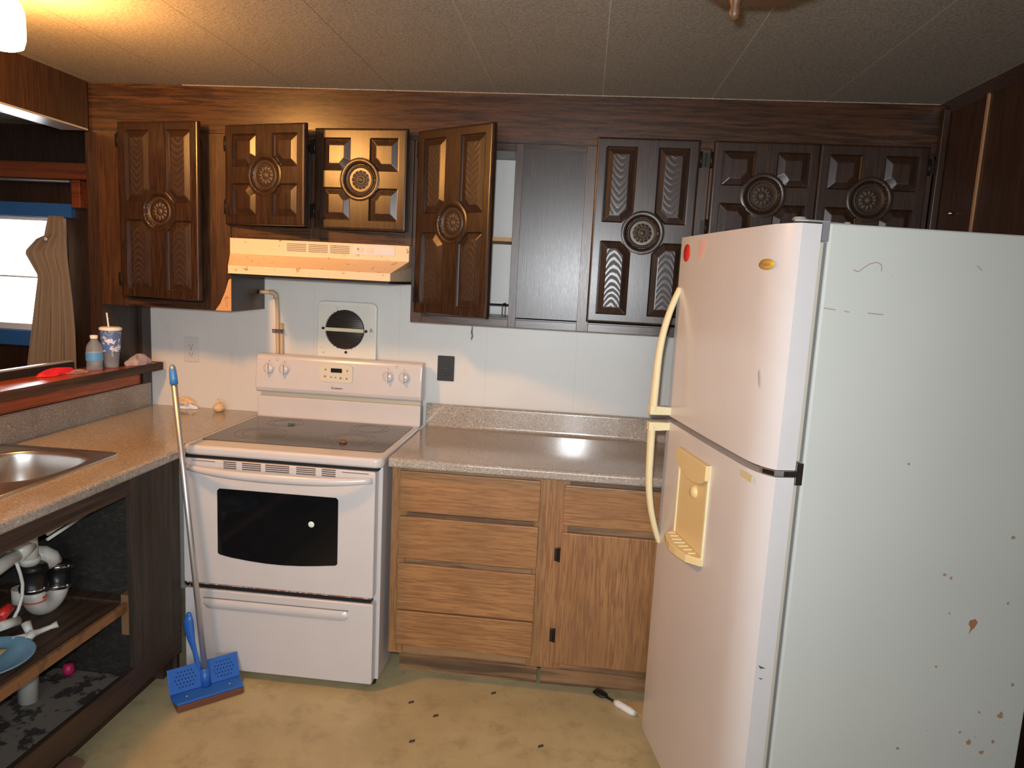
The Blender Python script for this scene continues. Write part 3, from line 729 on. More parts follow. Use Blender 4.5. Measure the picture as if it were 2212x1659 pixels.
# rim deck with two bowl openings
def deck():
    b = MB(); seg = 48; e = 2 / 2.9
    def ring(cx, cy, hx, hy, x0, x1, y0, y1):
        vs = []
        for k in range(seg):
            th = 2 * PI * k / seg; c, sn = math.cos(th), math.sin(th)
            vs.append((cx + hx * 1.06 * math.copysign(abs(c) ** e, c), cy + hy * 1.06 * math.copysign(abs(sn) ** e, sn), ZL + .0045))
        for k in range(seg):
            th = 2 * PI * k / seg; c, sn = math.cos(th), math.sin(th); m = max(abs(c), abs(sn)); c /= m; sn /= m
            vs.append(((x0 + x1) / 2 + (x1 - x0) / 2 * c, (y0 + y1) / 2 + (y1 - y0) / 2 * sn, ZL + .0045))
        b.add(vs, [(k, (k + 1) % seg, seg + (k + 1) % seg, seg + k)[::-1] for k in range(seg)], 0, True)
    ring(-.315, -1.105, .165, .180, -.500, -.126, -1.302, -.900)
    ring(-.315, -1.500, .165, .175, -.500, -.126, -1.70, -1.302)
    b.box(-.548, -1.70, ZL + .0035, -.500, -.900, ZL + .0045)
    # rolled outer edge
    b.tube([(-.548, -.893, ZL + .003), (-.135, -.893, ZL + .003), (-.1215, -.900, ZL + .003), (-.1195, -.91, ZL + .003), (-.1195, -1.705, ZL + .003), (-.548, -1.71, ZL + .003), (-.552, -.9, ZL + .003), (-.548, -.893, ZL + .003)], .007, 8, sx=1.0)
    return b
build('rim', deck(), M['steel'], sk)
build('drain', MB().lathe([(.04, -.1665 + ZL), (.03, -.164 + ZL), (.012, -.1635 + ZL), (0, -.1635 + ZL)][::-1], (-.315, -1.105, 0), 'z', 24), M['chrome'], sk)
# soap bottle, partly outside the frame on the left
sb = thing('dish_soap_bottle', (-.425, -1.075, ZL + .005), 'orange dish soap bottle with a red label at the sink back edge', 'bottle')
build('bottle', MB().lathe([(0, ZL + .006), (.027, ZL + .006), (.030, ZL + .012), (.030, ZL + .13), (.026, ZL + .145), (.013, ZL + .165), (.012, ZL + .175)], (-.452, -1.085, 0), 'z', 24), M['orange_soap'], sb)
build('label', MB().lathe([(.0305, ZL + .05), (.0306, ZL + .12)], (-.452, -1.085, 0), 'z', 24), plain('red_label', (.55, .05, .06), .4), sb)
build('cap', MB().lathe([(.014, ZL + .1755), (.014, ZL + .19), (.008, ZL + .195), (.007, ZL + .21), (0, ZL + .21)], (-.452, -1.085, 0), 'z', 18), M['label_white'], sb)
# open base cabinet below
lc = thing('base_cabinet', (-.28, -1.5, 0), 'dark doorless sink base cabinet standing open under the left counter', 'cabinet')
build('end_panel', MB().box(-.553, -.722, .001, -.022, -.705, .869), M['old'], lc)
build('stile', MB().box(-.021, -1.005, .190, -.001, -.722, .869), M['old'], lc, bevel=.001)
build('stile', MB().box(-.021, -2.9, .10, -.001, -2.75, .869), M['old'], lc)
build('top_rail', MB().box(-.0205, -2.75, .812, -.0015, -1.0055, .869), M['old_rail'], lc)
b = MB().add([(-.021, -.722, .105), (-.001, -.722, .105), (-.001, -2.75, .105), (-.021, -2.75, .105), (-.021, -.722, .188), (-.001, -.722, .188), (-.001, -2.75, .235), (-.021, -2.75, .235)], [(0, 1, 2, 3), (7, 6, 5, 4), (1, 5, 6, 2), (0, 3, 7, 4), (0, 4, 5, 1), (3, 2, 6, 7)])
build('bottom_rail', b, M['old_rail'], lc, bevel=.002)
build('toe_board', MB().box(-.10, -2.9, .001, -.085, -.75, .104), M['old_rail'], lc)
build('toe_block', MB().box(-.084, -.80, .03, -.03, -.745, .09), M['bare'] if 0 else M['old_h'], lc)
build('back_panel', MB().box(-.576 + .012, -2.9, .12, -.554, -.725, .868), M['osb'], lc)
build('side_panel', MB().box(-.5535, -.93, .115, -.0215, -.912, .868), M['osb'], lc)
build('cabinet_floor', MB().box(-.553, -2.74, .10, -.022, -.931, .114), M['osb_light'], lc)
build('shelf', MB().box(-.553, -2.74, .402, -.05, -1.01, .420), M['osb'] if 0 else M['old_h'], lc, bevel=.001)
build('shelf_edge', MB().box(-.0495, -2.74, .388, -.038, -.985, .421), plain('worn_orange_edge_board', (.26, .12, .045), .6, spots=(20, .55, (.16, .08, .035))), lc)
build('cleat', MB().box(-.062, -.984, .300, -.030, -.934, .445), M['bare'] if 0 else plain('brown_pine_cleat', (.22, .11, .05), .7), lc)
build('shelf_cleat', MB().box(-.53, -.984, .40, -.0625, -.9315, .422), M['old_h'], lc)

# plumbing (x about -.27)
pl = thing('sink_drain_pipes', (-.27, -1.1, .45), 'white drain pipes with black rubber couplings under the sink', 'pipe')
X = -.26
build('tee_fitting', MB().tube([(X, -1.140, .741), (X, -1.140, .600)], .025, 20).tube([(X, -1.140, .740), (X, -1.140, .716)], .031, 20).tube([(X, -1.140, .665), (X, -1.195, .652)], .027, 18).tube([(X, -1.140, .625), (X, -1.140, .605)], .030, 20), M['pvc'], pl)
build('waste_arm', MB().tube([(X, -1.19, .653), (X, -1.27, .638), (X, -1.60, .60)], .0225, 16), M['pvc'], pl)
build('upper_stub', MB().tube([(X, -1.196, .655), (X - .01, -1.222, .680), (X - .01, -1.228, .700)], .007, 8), M['pvc'], pl)
cA = build('rubber_coupling', MB().lathe([(0, .600), (.036, .600), (.040, .595), (.040, .582), (.037, .578), (.037, .535), (.040, .53), (.040, .517), (.036, .512), (0, .512)], (X + .01, -1.140, 0), 'z', 26), M['rubber'], pl)
def clampring(x, y, z, r, M_=None): return MB().lathe([(r - .002, z - .006), (r + .001, z - .006), (r + .001, z + .006), (r - .002, z + .006)], (x, y, 0), 'z', 28, M=M_).box(x + r - .004, y - .008, z - .007, x + r + .008, y + .008, z + .007, M=M_)
build('hose_clamp', clampring(X + .01, -1.140, .588, .0405), M['hinge'], cA); build('hose_clamp', clampring(X + .01, -1.140, .523, .0405), M['chrome'], cA)
# U bend
pth = []
yc_, rr_ = -1.088, .052
for k in range(15):
    a = PI + PI * k / 14; pth.append((X + .01, yc_ + rr_ * math.cos(a), .495 + rr_ * .95 * math.sin(a)))
ub = build('trap_bend', MB().tube([(X + .01, -1.140, .514)] + pth, .034, 20), M['pvc'], pl)
build('red_label', MB().lathe([(.0347, .478), (.0348, .484)], (X + .01, -1.140, 0), 'z', 26).box(X + .043, -1.146, .487, X + .0452, -1.128, .497), plain('red_trap_print', (.6, .12, .08), .5), ub)
Mt = Matrix.Translation((X + .01, -1.035, .555)) @ Matrix.Rotation(-.16, 4, 'X') @ Matrix.Translation((-(X + .01), 1.035, -.555))
Mt = Matrix.Translation((0, 0, -.030)) @ Mt
cB = build('rubber_coupling', MB().lathe([(0, .598), (.036, .598), (.041, .592), (.041, .576), (.037, .572), (.037, .532), (.041, .528), (.041, .512), (.036, .508), (0, .508)], (X + .01, -1.035, 0), 'z', 26, M=Mt), M['rubber'], pl)
build('hose_clamp', clampring(X + .01, -1.035, .584, .0415, Mt), M['chrome'], cB); build('hose_clamp', clampring(X + .01, -1.035, .519, .0415, Mt), M['chrome'], cB)
build('elbow', MB().tube([(X + .005, -1.046, .565), (X, -1.056, .588), (X - .01, -1.073, .604), (X - .03, -1.085, .610), (X - .08, -1.09, .610), (X - .25, -1.09, .605)], [.029, .031, .031, .028, .026, .024], 18), M['pvc'], pl)
sw = thing('drain_standpipe', (-.33, -1.16, .2), 'white vertical drain pipe passing down behind the shelf edge', 'pipe')
build('pipe', MB().tube([(-.37, -1.050, .47), (-.37, -1.050, .421)], .031, 20), M['pvc'], sw)
build('lower_pipe', MB().tube([(-.30, -1.125, .401), (-.30, -1.125, .1145)], .031, 20), M['pvc'], sw)
vp = thing('supply_valve', (-.2, -1.28, .5), 'white plastic supply tube with red valve beside the drain trap', 'valve')
build('supply_tube', MB().tube([(-.2, -1.262, .66), (-.2, -1.250, .62), (-.2, -1.243, .585), (-.2, -1.247, .545), (-.2, -1.265, .51), (-.2, -1.285, .49)], .005, 10), M['pvc'], vp)
build('valve_body', MB().tube([(-.2, -1.34, .492), (-.2, -1.270, .478)], [.014, .015], 12), M['pvc'], vp)
build('valve_handle', MB().tube([(-.21, -1.325, .512), (-.21, -1.285, .530)], [.017, .015], 12), M['sticker_red'], vp)
for dz, nm in ((0, 'a'), (-.018, 'b')):
    tag(build('supply_pipe', MB().tube([(-.25 + dz, -1.12, .665 + dz), (-.25 + dz, -.945, .700 + dz)] if 0 else [(-.225, -1.105, .690 + dz), (-.200, -.945, .730 + dz)], .0055, 10), M['pvc']),
        'thin white supply pipe, %s of the pair under the countertop' % ('upper' if dz == 0 else 'lower'), 'pipe', 'supply pipes')
# things on the shelf
tag(build('wash_basin', MB().lathe([(0, .4225), (.075, .4225), (.092, .428), (.120, .441), (.123, .444), (.118, .4445), (.090, .432), (.07, .427), (0, .4265)], (-.175, -1.42, 0), 'z', 40), M['plate']), 'light blue round shallow basin lying on the cabinet shelf', 'basin')
tag(build('paper_scrap', MB().grid(lambda u, v: (-.255 + .12 * u, -1.47 + .09 * v, .446 + .008 * math.sin(5 * u) * math.sin(4 * v + 1)), 8, 8), M['paper'], solid=.001), 'crumpled beige paper inside the blue basin', 'paper')
b = MB().tube([(-.145, -1.30, .436), (-.150, -1.275, .442), (-.150, -1.25, .436), (-.13, -1.225, .441), (-.115, -1.212, .447)], [.010, .013, .009, .007, .011], 12).tube([(-.17, -1.26, .436), (-.19, -1.25, .462)], [.011, .014], 12).tube([(-.15, -1.27, .436), (-.19, -1.305, .434)], .011, 12)
tag(build('pipe_fitting', b, M['pvc']), 'loose white plastic pipe fitting lying behind the blue basin', 'pipe fitting')
tag(build('bottle_cap', MB().lathe([(0, .1145), (.018, .1145), (.02, .13), (.016, .15), (0, .152)], (-.288, -.955, 0), 'z', 16), plain('pink_plastic', (.55, .02, .12), .4)), 'small pink plastic cap on the cabinet floor', 'cap')

# ------------------------------------------------------------------ pass-through ledge and what stands on it
lg = thing('bar_ledge', (-.56, -1.2, 1.1), 'reddish wooden bar ledge on the half wall behind the sink', 'ledge')
poly = [(-.642, -3.2), (-.480, -3.2), (-.480, -.055), (-.554, -.055), (-.554, -.316), (-.642, -.316)]
build('ledge_board', MB().prism(poly, 'z', 1.0895, 1.119), M['orange'], lg)
build('ledge_front', MB().box(-.4795, -3.2, 1.086, -.470, -.055, 1.121).box(-.554, -.0545, 1.086, -.470, -.047, 1.121), M['old_rail'], lg, bevel=.001)
build('back_rail', MB().box(-.668, -3.2, 1.0895, -.643, -.40, 1.148), M['dark'], lg)
build('rail_cap', MB().box(-.672, -3.2, 1.1485, -.650, -.40, 1.156), M['trimlight'], lg, bevel=.002)
LZ = 1.1195
wb = thing('water_bottle', (-.545, -.41, LZ), 'small clear water bottle with a light blue label on the bar ledge', 'bottle')
bx, by = -.553, -.400
build('bottle', MB().lathe([(0, LZ), (.028, LZ), (.031, LZ + .008), (.0305, LZ + .04), (.032, LZ + .06), (.032, LZ + .085), (.028, LZ + .105), (.014, LZ + .125), (.012, LZ + .133)], (bx, by, 0), 'z', 28), M['clear'], wb)
build('label', MB().lathe([(.0325, LZ + .042), (.0325, LZ + .075)], (bx, by, 0), 'z', 28), M['label_blue'], wb)
build('cap', MB().lathe([(.0145, LZ + .133), (.0145, LZ + .146), (0, LZ + .147)], (bx, by, 0), 'z', 20), M['label_white'], wb)
cpx, cpy = -.538, -.315
cu = thing('plastic_cup', (cpx, cpy, LZ), 'clear plastic drink cup with blue print, lid and straw, behind the bottle', 'cup')
build('cup', MB().lathe([(0, LZ + .002), (.026, LZ + .002), (.028, LZ + .01), (.040, LZ + .165)], (cpx, cpy, 0), 'z', 30), M['clear'], cu)
build('printed_band', MB().lathe([(.0350, LZ + .072), (.0412, LZ + .155)], (cpx, cpy, 0), 'z', 30), plain('blue_white_cup_print', (.09, .17, .42), .4, spots=(28, .52, (.7, .75, .85))), cu)
build('lid', MB().lathe([(.043, LZ + .163), (.044, LZ + .172), (.036, LZ + .176), (0, LZ + .177)], (cpx, cpy, 0), 'z', 30), M['label_white'], cu)
build('straw', MB().tube([(cpx + .006, cpy, LZ + .05), (cpx - .018, cpy + .004, LZ + .235)], .0035, 10), M['label_white'], cu)
def lump(name, c, dims, mat, label, cat, amp=.25, seed=1, n=22, flat=True, solid=0):
    r = random.Random(seed); ph = [r.uniform(0, 6.28) for _ in range(8)]
    def fn(u, v):
        th = 2 * PI * u; ph_ = PI / 2 * v if flat else PI * (v - .5)
        k = 1 + amp * (math.sin(3 * th + ph[0]) * .4 + math.sin(5 * th + ph[1] + 4 * v) * .35 + math.sin(9 * th + ph[2] - 6 * v) * .25)
        cr_ = math.cos(ph_) * k
        zz = math.sin(ph_) * (1 + amp * .8 * math.sin(4 * th + ph[3] + 5 * v))
        return (c[0] + dims[0] * cr_ * math.cos(th), c[1] + dims[1] * cr_ * math.sin(th), max(c[2], c[2] + dims[2] * zz))
    b = MB().grid(fn, n * 2, n // 2)
    return tag(build(name, b, mat), label, cat)
lump('plastic_bag', (-.516, -.160, LZ + .002), (.033, .080, .040), M['bag'], 'crumpled cloudy plastic bag at the right end of the ledge', 'bag', .22, 3)
lump('red_cloth', (-.598, -.565, LZ + .001), (.032, .095, .022), M['red'], 'bright red crumpled cloth at the back of the ledge', 'cloth', .25, 5)
lump('clear_wrapper', (-.560, -.49, LZ + .001), (.026, .05, .010), M['clear'], 'clear crinkled wrapper between red cloth and bottle', 'wrapper', .4, 8)
lump('tissue_scrap', (-.370, -.035, ZL + .001), (.055, .028, .028), M['tissue'], 'white crumpled tissue lying against the wall on the left counter', 'tissue', .35, 11)
lump('onion_skin', (-.372, -.045, ZL + .026), (.045, .026, .022), M['shell'], 'tan dried peel lying on the white tissue', 'peel', .3, 15)
gl = thing('garlic_bulb', (-.19, -.07, ZL), 'small tan garlic bulb on the counter beside the stove', 'garlic')
build('bulb', MB().lathe([(0, ZL + .0005), (.014, ZL + .001), (.026, ZL + .012), (.027, ZL + .024), (.018, ZL + .036), (.008, ZL + .042)], (-.19, -.07, 0), 'z', 16), M['shell'], gl)
build('stem', MB().tube([(-.19, -.07, ZL + .040), (-.192, -.068, ZL + .050), (-.197, -.066, ZL + .058)], [.008, .005, .004], 8), M['shell'], gl)

# ------------------------------------------------------------------ curtain and rod in the side room
cu_ = thing('curtain', (-1.5, .55, 1.0), 'tan cloth curtain hanging gathered at the right side of the bright window', 'curtain')
def curt(u, v):
    z = 1.795 - v * 1.05
    xl = -1.47 - .22 * min(1, v) ** .8; xr = -1.385 + .015 * math.sin(3 * v) + .05 * min(1, max(0, (v - .25))) - .04 * max(0, v - .6)
    if .10 < v < .32: xl -= .10 * (1 - abs(v - .19) / .12 if abs(v - .19) < .12 else 0)
    x = xl + (xr - xl) * u
    return (x, .535 + .016 * math.sin(u * 19 + v * 2) + .008 * math.sin(u * 41), z)
build('cloth', MB().grid(curt, 60, 50), M['curtain'], cu_, solid=.002)
build('tie_knob', MB().lathe([(0, -.006), (.008, -.006), (.010, 0)], (-1.475, .512, 1.67), 'y', 14), M['label_white'], cu_)
tag(build('curtain_rod', MB().tube([(-2.6, .545, 1.982), (-1.345, .545, 1.982)], .008, 12).box(-2.5, .545, 1.978, -2.49, .599, 1.986).box(-1.37, .545, 1.978, -1.36, .599, 1.986), plain('grey_metal_rod', (.2, .2, .2), .4, .5)), 'thin grey curtain rod above the bright window', 'rod')

# ------------------------------------------------------------------ refrigerator (local frame: +x = depth away from the doors, +y = away from the viewer)
TH = .2227
fr = thing('refrigerator', (1.9903, -1.4419, 0), 'tall white top-freezer refrigerator with its side towards the viewer', 'refrigerator', rotz=TH)
ORG[fr.name] = Vector((0, 0, 0))
W_, D_, HH = .700, .700, 1.742
side = M['white_side']
def fridge_side():
    t = NT('marked_fridge_side'); v = t.coord()
    n = t.noise(v, 3, 3); c = t.mix(n, (.56, .565, .52), (.50, .505, .465))
    sp = t.n('ShaderNodeSeparateXYZ'); t.l(v, sp.inputs[0])
    mask = t.math('MULTIPLY', t.ramp(sp.outputs[2], [(.0, (1, 1, 1)), (.85, (0, 0, 0))]), t.ramp(sp.outputs[0], [(.1, (.25, .25, .25)), (.5, (1, 1, 1))]))
    rs = t.ramp(t.noise(v, 34, 4, .7), [(.64, (0, 0, 0)), (.69, (1, 1, 1))])
    c = t.mix(t.math('MULTIPLY', rs, t.math('MULTIPLY', mask, .9)), c, (.33, .17, .09))
    fn = t.ramp(t.noise(v, 75, 3, .6), [(.71, (0, 0, 0)), (.74, (1, 1, 1))])
    c = t.mix(t.math('MULTIPLY', fn, .5), c, (.35, .27, .2))
    t.bump(t.noise(v, 420, 2), .06, .001)
    return t.fin(c, .4)
build('fridge_cabinet', MB().box(.004, 0, .035, D_, W_, HH), fridge_side(), fr, local=True, bevel=.006, seg=3)
for z0, z1 in ((.06, 1.126), (1.186, HH - .045)):
    build('gasket', MB().box(-.014, .004, z0, -.005, W_ - .004, z1), M['gasket_light'], fr, local=True)
    build('door_gap', MB().box(-.0048, .006, z0, .0035, W_ - .004, z1), M['gasket'], fr, local=True)
def door_prof(w=W_):
    # (x, y): hinge side flat, big radius, slightly bowed front, far rounded corner
    p = [(-.015, .0), (-.062, .0), (-.0635, .002), (-.070, .010), (-.0765, .021), (-.0825, .035), (-.0875, .051), (-.0915, .069), (-.0940, .090)]
    p += [(-.0955, .12), (-.097, .25), (-.0975, .35), (-.097, .45), (-.0955, .58)]
    for k in range(7):
        a = PI / 2 * k / 6; p.append((-.0945 + .02 * (1 - math.cos(a)), w - .022 + .02 * math.sin(a)))
    p += [(-.015, w - .002)]
    return p
def fdoor(name, z0, z1):
    b = MB(); pr = door_prof(); b.prism(pr, 'z', z0, z1, smooth=True)
    o = build(name, b, M['white'], fr, local=True)
    o.data.set_sharp_from_angle(angle=math.radians(38))
    return o
fz = fdoor('freezer_door', 1.164, HH - .004); rd = fdoor('fridge_door', .045, 1.146)
for s_, dd in ((1, fz), (-1, rd)):
    zj = 1.155 + s_ * .012; N = 26; path = []
    for i in range(N + 1):
        t = i / N
        path.append((-.150 + .010 * t + .048 * max(0, (t - .35) / .65) ** 2.2 , .668, zj + s_ * (.012 + .40 * t)))
    hd = MB().tube(path, [.0125 * (1 - .25 * i / N) for i in range(N + 1)], 14, sx=1.5, up=(1, 0, 0))
    hd.prism([(-.163, zj), (-.088, zj), (-.088, zj + s_ * .026), (-.163, zj + s_ * .03)], 'y', .652, .684)
    build('door_handle', hd, M['cream'], dd, local=True, bevel=.003)
# dispenser set into the lower door
XF = -.0975
dp = build('dispenser', MB().box(XF - .0022, .3005, .8265, XF + .001, .5115, 1.04), M['dispenser'], rd, local=True)
for y0 in (.288, .512): build('side_rail', MB().box(XF - .006, y0, .802, XF + .001, y0 + .012, 1.095), M['cream'], dp, local=True, bevel=.002)
dp['label'] = 'cream coloured water dispenser'
hood_poly = [(.288, 1.095), (.524, 1.095), (.524, 1.055), (.48, 1.035), (.43, 1.022), (.38, 1.022), (.33, 1.030), (.30, 1.045), (.288, 1.052)]
build('dispenser_hood', MB().prism([(y, z) for y, z in hood_poly], 'x', XF - .016, XF + .001), M['dispenser'], dp, local=True, bevel=.003)
build('lever', MB().lathe([(0, -.014), (.012, -.013), (.019, -.006), (.020, 0)], (XF - .001, .385, .992), 'x', 22), M['dispenser'], dp, local=True)
tp = [(XF, .288), (XF - .012, .288), (XF - .040, .32), (XF - .052, .37), (XF - .056, .41), (XF - .052, .45), (XF - .040, .50), (XF - .012, .524), (XF, .524)]
ty = build('drip_tray', MB().prism(tp, 'z', .802, .826), M['dispenser'], dp, local=True, bevel=.003)
b = MB()
for k in range(7):
    yy = .325 + k * .028; dd_ = .034 - abs(k - 3) * .004
    b.box(XF - .008 - dd_, yy, .8262, XF - .008, yy + .006, .8285)
build('tray_ribs', b, M['cream'], ty, local=True)
# badge, stickers
bd = build('badge', MB().lathe([(0, -.0022), (.95, -.0020), (1, -.0004)], (0, 0, 0), 'x', 28), M['badge'], fz, local=True)
bd.location = (XF + .0038, .090, 1.645); bd.scale = (1, .040, .0135); bd['label'] = 'small oval gold badge'
text_mesh('badge_text', 'Frigidaire', .0125, M['print_red'], fz, Matrix.Translation((XF + .0012, .090, 1.645)) @ Matrix.Rotation(-PI / 2, 4, 'Z') @ Matrix.Rotation(PI / 2, 4, 'X'))
rs_ = build('round_sticker', MB().lathe([(0, -.0012), (.027, -.0012), (.0275, -.0002)], (-.0965 + .001, .625, 1.688), 'x', 28), M['sticker_red'], fz, local=True)
rs_['label'] = 'round red sticker'
b = MB()
for i, L_ in enumerate((.052, .060, .046, .058, .040, .034)):
    b.box(-.0978, .523 - .0095 * i, 1.722 - L_, -.0965, .519 - .0095 * i, 1.722)
build('sticker_text', b, plain('red_sticker_print', (.62, .30, .22), .5), fz, local=True)
build('energy_strip', MB().box(XF + .0008, .02 + .03, 1.118, XF - .0012 + .0045, .115, 1.134), plain('yellow_tape_mark', (.62, .52, .30), .4), rd, local=True)
build('scuff', MB().prism([(XF, .062), (XF, .080), (XF - .0008, .080), (XF - .0008, .062)], 'z', 1.372, 1.372) if 0 else MB().prism([(.078, 1.385), (.070, 1.36), (.062, 1.35), (.066, 1.372), (.072, 1.395)], 'x', -.0945, -.0925), plain('grey_scuff', (.42, .36, .31), .6), fz, local=True)
# hinges
build('top_hinge', MB().prism([(-.070, .022), (-.045, .008), (.01, .012), (.03, .03), (.10, .05), (.105, .085), (.02, .085), (-.05, .065)], 'z', HH + .0005, HH + .005).lathe([(0, HH + .012), (.013, HH + .012), (.017, HH + .005)], (-.052, .035, 0), 'z', 16).lathe([(0, HH + .011), (.007, HH + .010), (.008, HH + .005)], (.085, .066, 0), 'z', 12), plain('grey_hinge_cover', (.32, .30, .28), .5), fr, local=True, bevel=.0015)
build('hinge_side_plate', MB().box(-.0135, -.001, 1.70, .0035, .005, HH + .0004), plain('grey_bracket', (.28, .26, .28), .5, .4), fr, local=True)
build('middle_hinge', MB().prism([(-.082, .030), (-.065, .004), (-.045, -.004), (-.005, -.004), (.008, .004), (.008, .012), (-.045, .02), (-.07, .05), (-.080, .05)], 'z', 1.1475, 1.1625), M['chrome'], fr, local=True, bevel=.002)
build('hinge_bracket', MB().box(-.014, -.0035, 1.128, .0035, .0055, 1.182), M['chrome'], fr, local=True, bevel=.001)
build('base_grille', MB().box(-.04, .02, .006, .01, W_ - .02, .034), M['black'], fr, local=True)
for x in (.03, .58):
    for y in (.04, .66): build('foot', MB().lathe([(0, 0), (.02, 0), (.02, .034), (0, .034)], (x, y, 0), 'z', 14), M['black'], fr, local=True)
# scratches on the side and chips on the door edge
b = MB()
def scr(pts, wd=.0012):
    for (x0, z0), (x1, z1) in zip(pts[:-1], pts[1:]):
        L_ = math.hypot(x1 - x0, z1 - z0); nx, nz = -(z1 - z0) / L_ * wd, (x1 - x0) / L_ * wd
        b.add([(x0 - nx, -.0005, z0 - nz), (x1 - nx, -.0005, z1 - nz), (x1 + nx, -.0005, z1 + nz), (x0 + nx, -.0005, z0 + nz)], [(0, 1, 2, 3)])
scr([(.072, 1.640), (.085, 1.636), (.096, 1.645), (.11, 1.655), (.128, 1.660), (.140, 1.655), (.142, 1.640)])
scr([(.01, 1.55), (.04, 1.547)]); scr([(.062, 1.545), (.075, 1.543)]); scr([(.12, 1.543), (.16, 1.541)]); scr([(.38, 1.665), (.395, 1.655)])
build('scratch', b, plain('brown_scratch', (.36, .26, .2), .6), fr, local=True)
b = MB().prism([(.50, .780), (.515, .784), (.523, .775), (.517, .762), (.508, .752), (.503, .742), (.505, .76), (.498, .77)], 'y', -.0007, .0002)
rr2 = random.Random(4)
for x0, z0, q in ((.275, 1.185, .004), (.586, 1.000, .006), (.412, .902, .005), (.431, .894, .005), (.44, .80, .003), (.60, .825, .004), (.425, .655, .005), (.567, .525, .004), (.63, .515, .010), (.55, .44, .008), (.59, .41, .007), (.35, .43, .005), (.62, .44, .006), (.52, .47, .004), (.65, .60, .005)):
    pts = [(x0 + q * rr2.uniform(.6, 1.2) * math.cos(a), z0 + q * rr2.uniform(.5, 1.2) * math.sin(a)) for a in [k * PI / 4 for k in range(8)]]
    build('rust_spot', MB().prism(pts, 'y', -.0006, .0002), M['rust'], fr, local=True)
build('rust_spot', b, plain('rust_chip', (.33, .15, .07), .8), fr, local=True)
b = MB().prism([(-.036, .66), (-.056, .668), (-.050, .659)], 'y', -.0008, .0002).prism([(-.040, .632), (-.052, .635), (-.046, .630)], 'y', -.0008, .0002)
build('chip', b, plain('dark_paint_chip', (.12, .07, .05), .8), rd, local=True)

# ------------------------------------------------------------------ sponge mop
mp = thing('sponge_mop', (.15, -.85, 0), 'blue butterfly sponge mop with metal handle leaning against the left counter', 'mop')
ang = math.atan2(.163, .169)          # head runs along its front edge
ux, uy = math.cos(ang), math.sin(ang)
HM = Matrix.Translation((.115, -.951, 0)) @ Matrix.Rotation(ang, 4, 'Z')     # local x along the head, local y backwards
LH = .232
build('sponge', MB().prism(rrect(0, .0, LH, .085, .008), 'z', .002, .026, M=HM), M['sponge'], mp, bevel=.004)
hb = build('head_plate', MB().prism([(.002, .002), (LH - .002, .002), (LH + .006, .048), (LH + .002, .073), (-.006, .073), (-.010, .048)], 'z', .0265, .036, M=HM), M['blue'], mp, bevel=.003)
for x in (.04, .19): build('screw', MB().lathe([(0, .0385), (.005, .038), (.006, .0362)], (x, .04, 0), 'z', 12, M=HM), M['chrome'], hb)
FM = HM @ Matrix.Translation((0, .072, .036)) @ Matrix.Rotation(math.radians(67), 4, 'X')
for x0, x1 in ((-.010, .106), (.128, LH + .006)):
    fl = build('perforated_flap', MB().prism([(x0, 0), (x1, 0), (x1, .088), (x0, .088)], 'z', 0, .005, M=FM), M['blue'], mp, bevel=.0015)
    b = MB()
    for i in range(7):
        for j in range(5):
            xx, yy = (x0 + x1) / 2 + (i - 3) * .0115 + (j % 2) * .005, .044 + (j - 2) * .013
            if ((xx - (x0 + x1) / 2) / .042) ** 2 + ((yy - .044) / .032) ** 2 < 1: b.lathe([(0, .0057), (.0028, .0057), (.0028, .0051)], (xx, yy, 0), 'z', 8, M=FM)
    build('drain_holes', b, plain('deep_blue_holes', (.006, .02, .09), .6), fl)
build('socket', MB().tube([HM @ Vector((.117, .070, .036)), HM @ Vector((.113, .082, .10))], [.018, .0155], 16), M['blue'], mp)
p0 = HM @ Vector((.117, .075, .06)); p1 = Vector((.004, -.760, 1.212))
build('pole', MB().tube([p0, p0.lerp(p1, .5), p1], .0105, 16), M['alu'], mp)
q0 = p0.lerp(p1, .945)
build('grip', MB().tube([q0, q0.lerp(p1, .3), q0.lerp(p1, .8), p1 + (p1 - p0).normalized() * .006], [.0135, .0135, .012, .006], 16), M['blue_light'], mp)
lv0 = p0 + Vector((-.014, .004, .0)); dv = (p1 - p0).normalized()
lev = [lv0 + dv * t + Vector((-o_, -.004, 0)) for t, o_ in ((-.01, .006), (.05, .012), (.10, .018), (.14, .026), (.18, .030), (.22, .030), (.25, .024))]
build('squeeze_lever', MB().tube(lev, [.012, .010, .009, .013, .019, .019, .008], 14, sx=.55), M['blue'], mp)

# ------------------------------------------------------------------ small things on the floor
sp_ = thing('putty_knife', (1.62, -.60, 0), 'small black tool with a white handle on the floor by the refrigerator', 'tool')
def FL(x, y, z=0.0): return Vector((x, y, z))
a0, a1 = Vector((1.592, -.545, .012)), Vector((1.735, -.672, .012)); d_ = (a1 - a0); 
build('blade', MB().tube([a0, a0 + d_ * .10, a0 + d_ * .22, a0 + d_ * .30], [.020, .024, .021, .007], 8, sx=.35, up=(0, 0, 1) if 0 else (d_.y, -d_.x, 0)), M['black'], sp_)
build('shaft', MB().tube([a0 + d_ * .28, a0 + d_ * .52], .005, 8), M['black'], sp_)
build('handle', MB().tube([a0 + d_ * .50, a0 + d_ * .58, a0 + d_ * .9, a0 + d_ * 1.0], [.010, .014, .014, .009], 10), M['label_white'], sp_)
tag(build('cardboard_piece', MB().prism([(1.70, -.60), (1.79, -.575), (1.86, -.62), (1.84, -.70), (1.762, -.675)], 'z', .001, .006), plain('tan_card', (.55, .38, .16), .9)), 'tan cardboard scrap on the floor beside the refrigerator foot', 'cardboard')
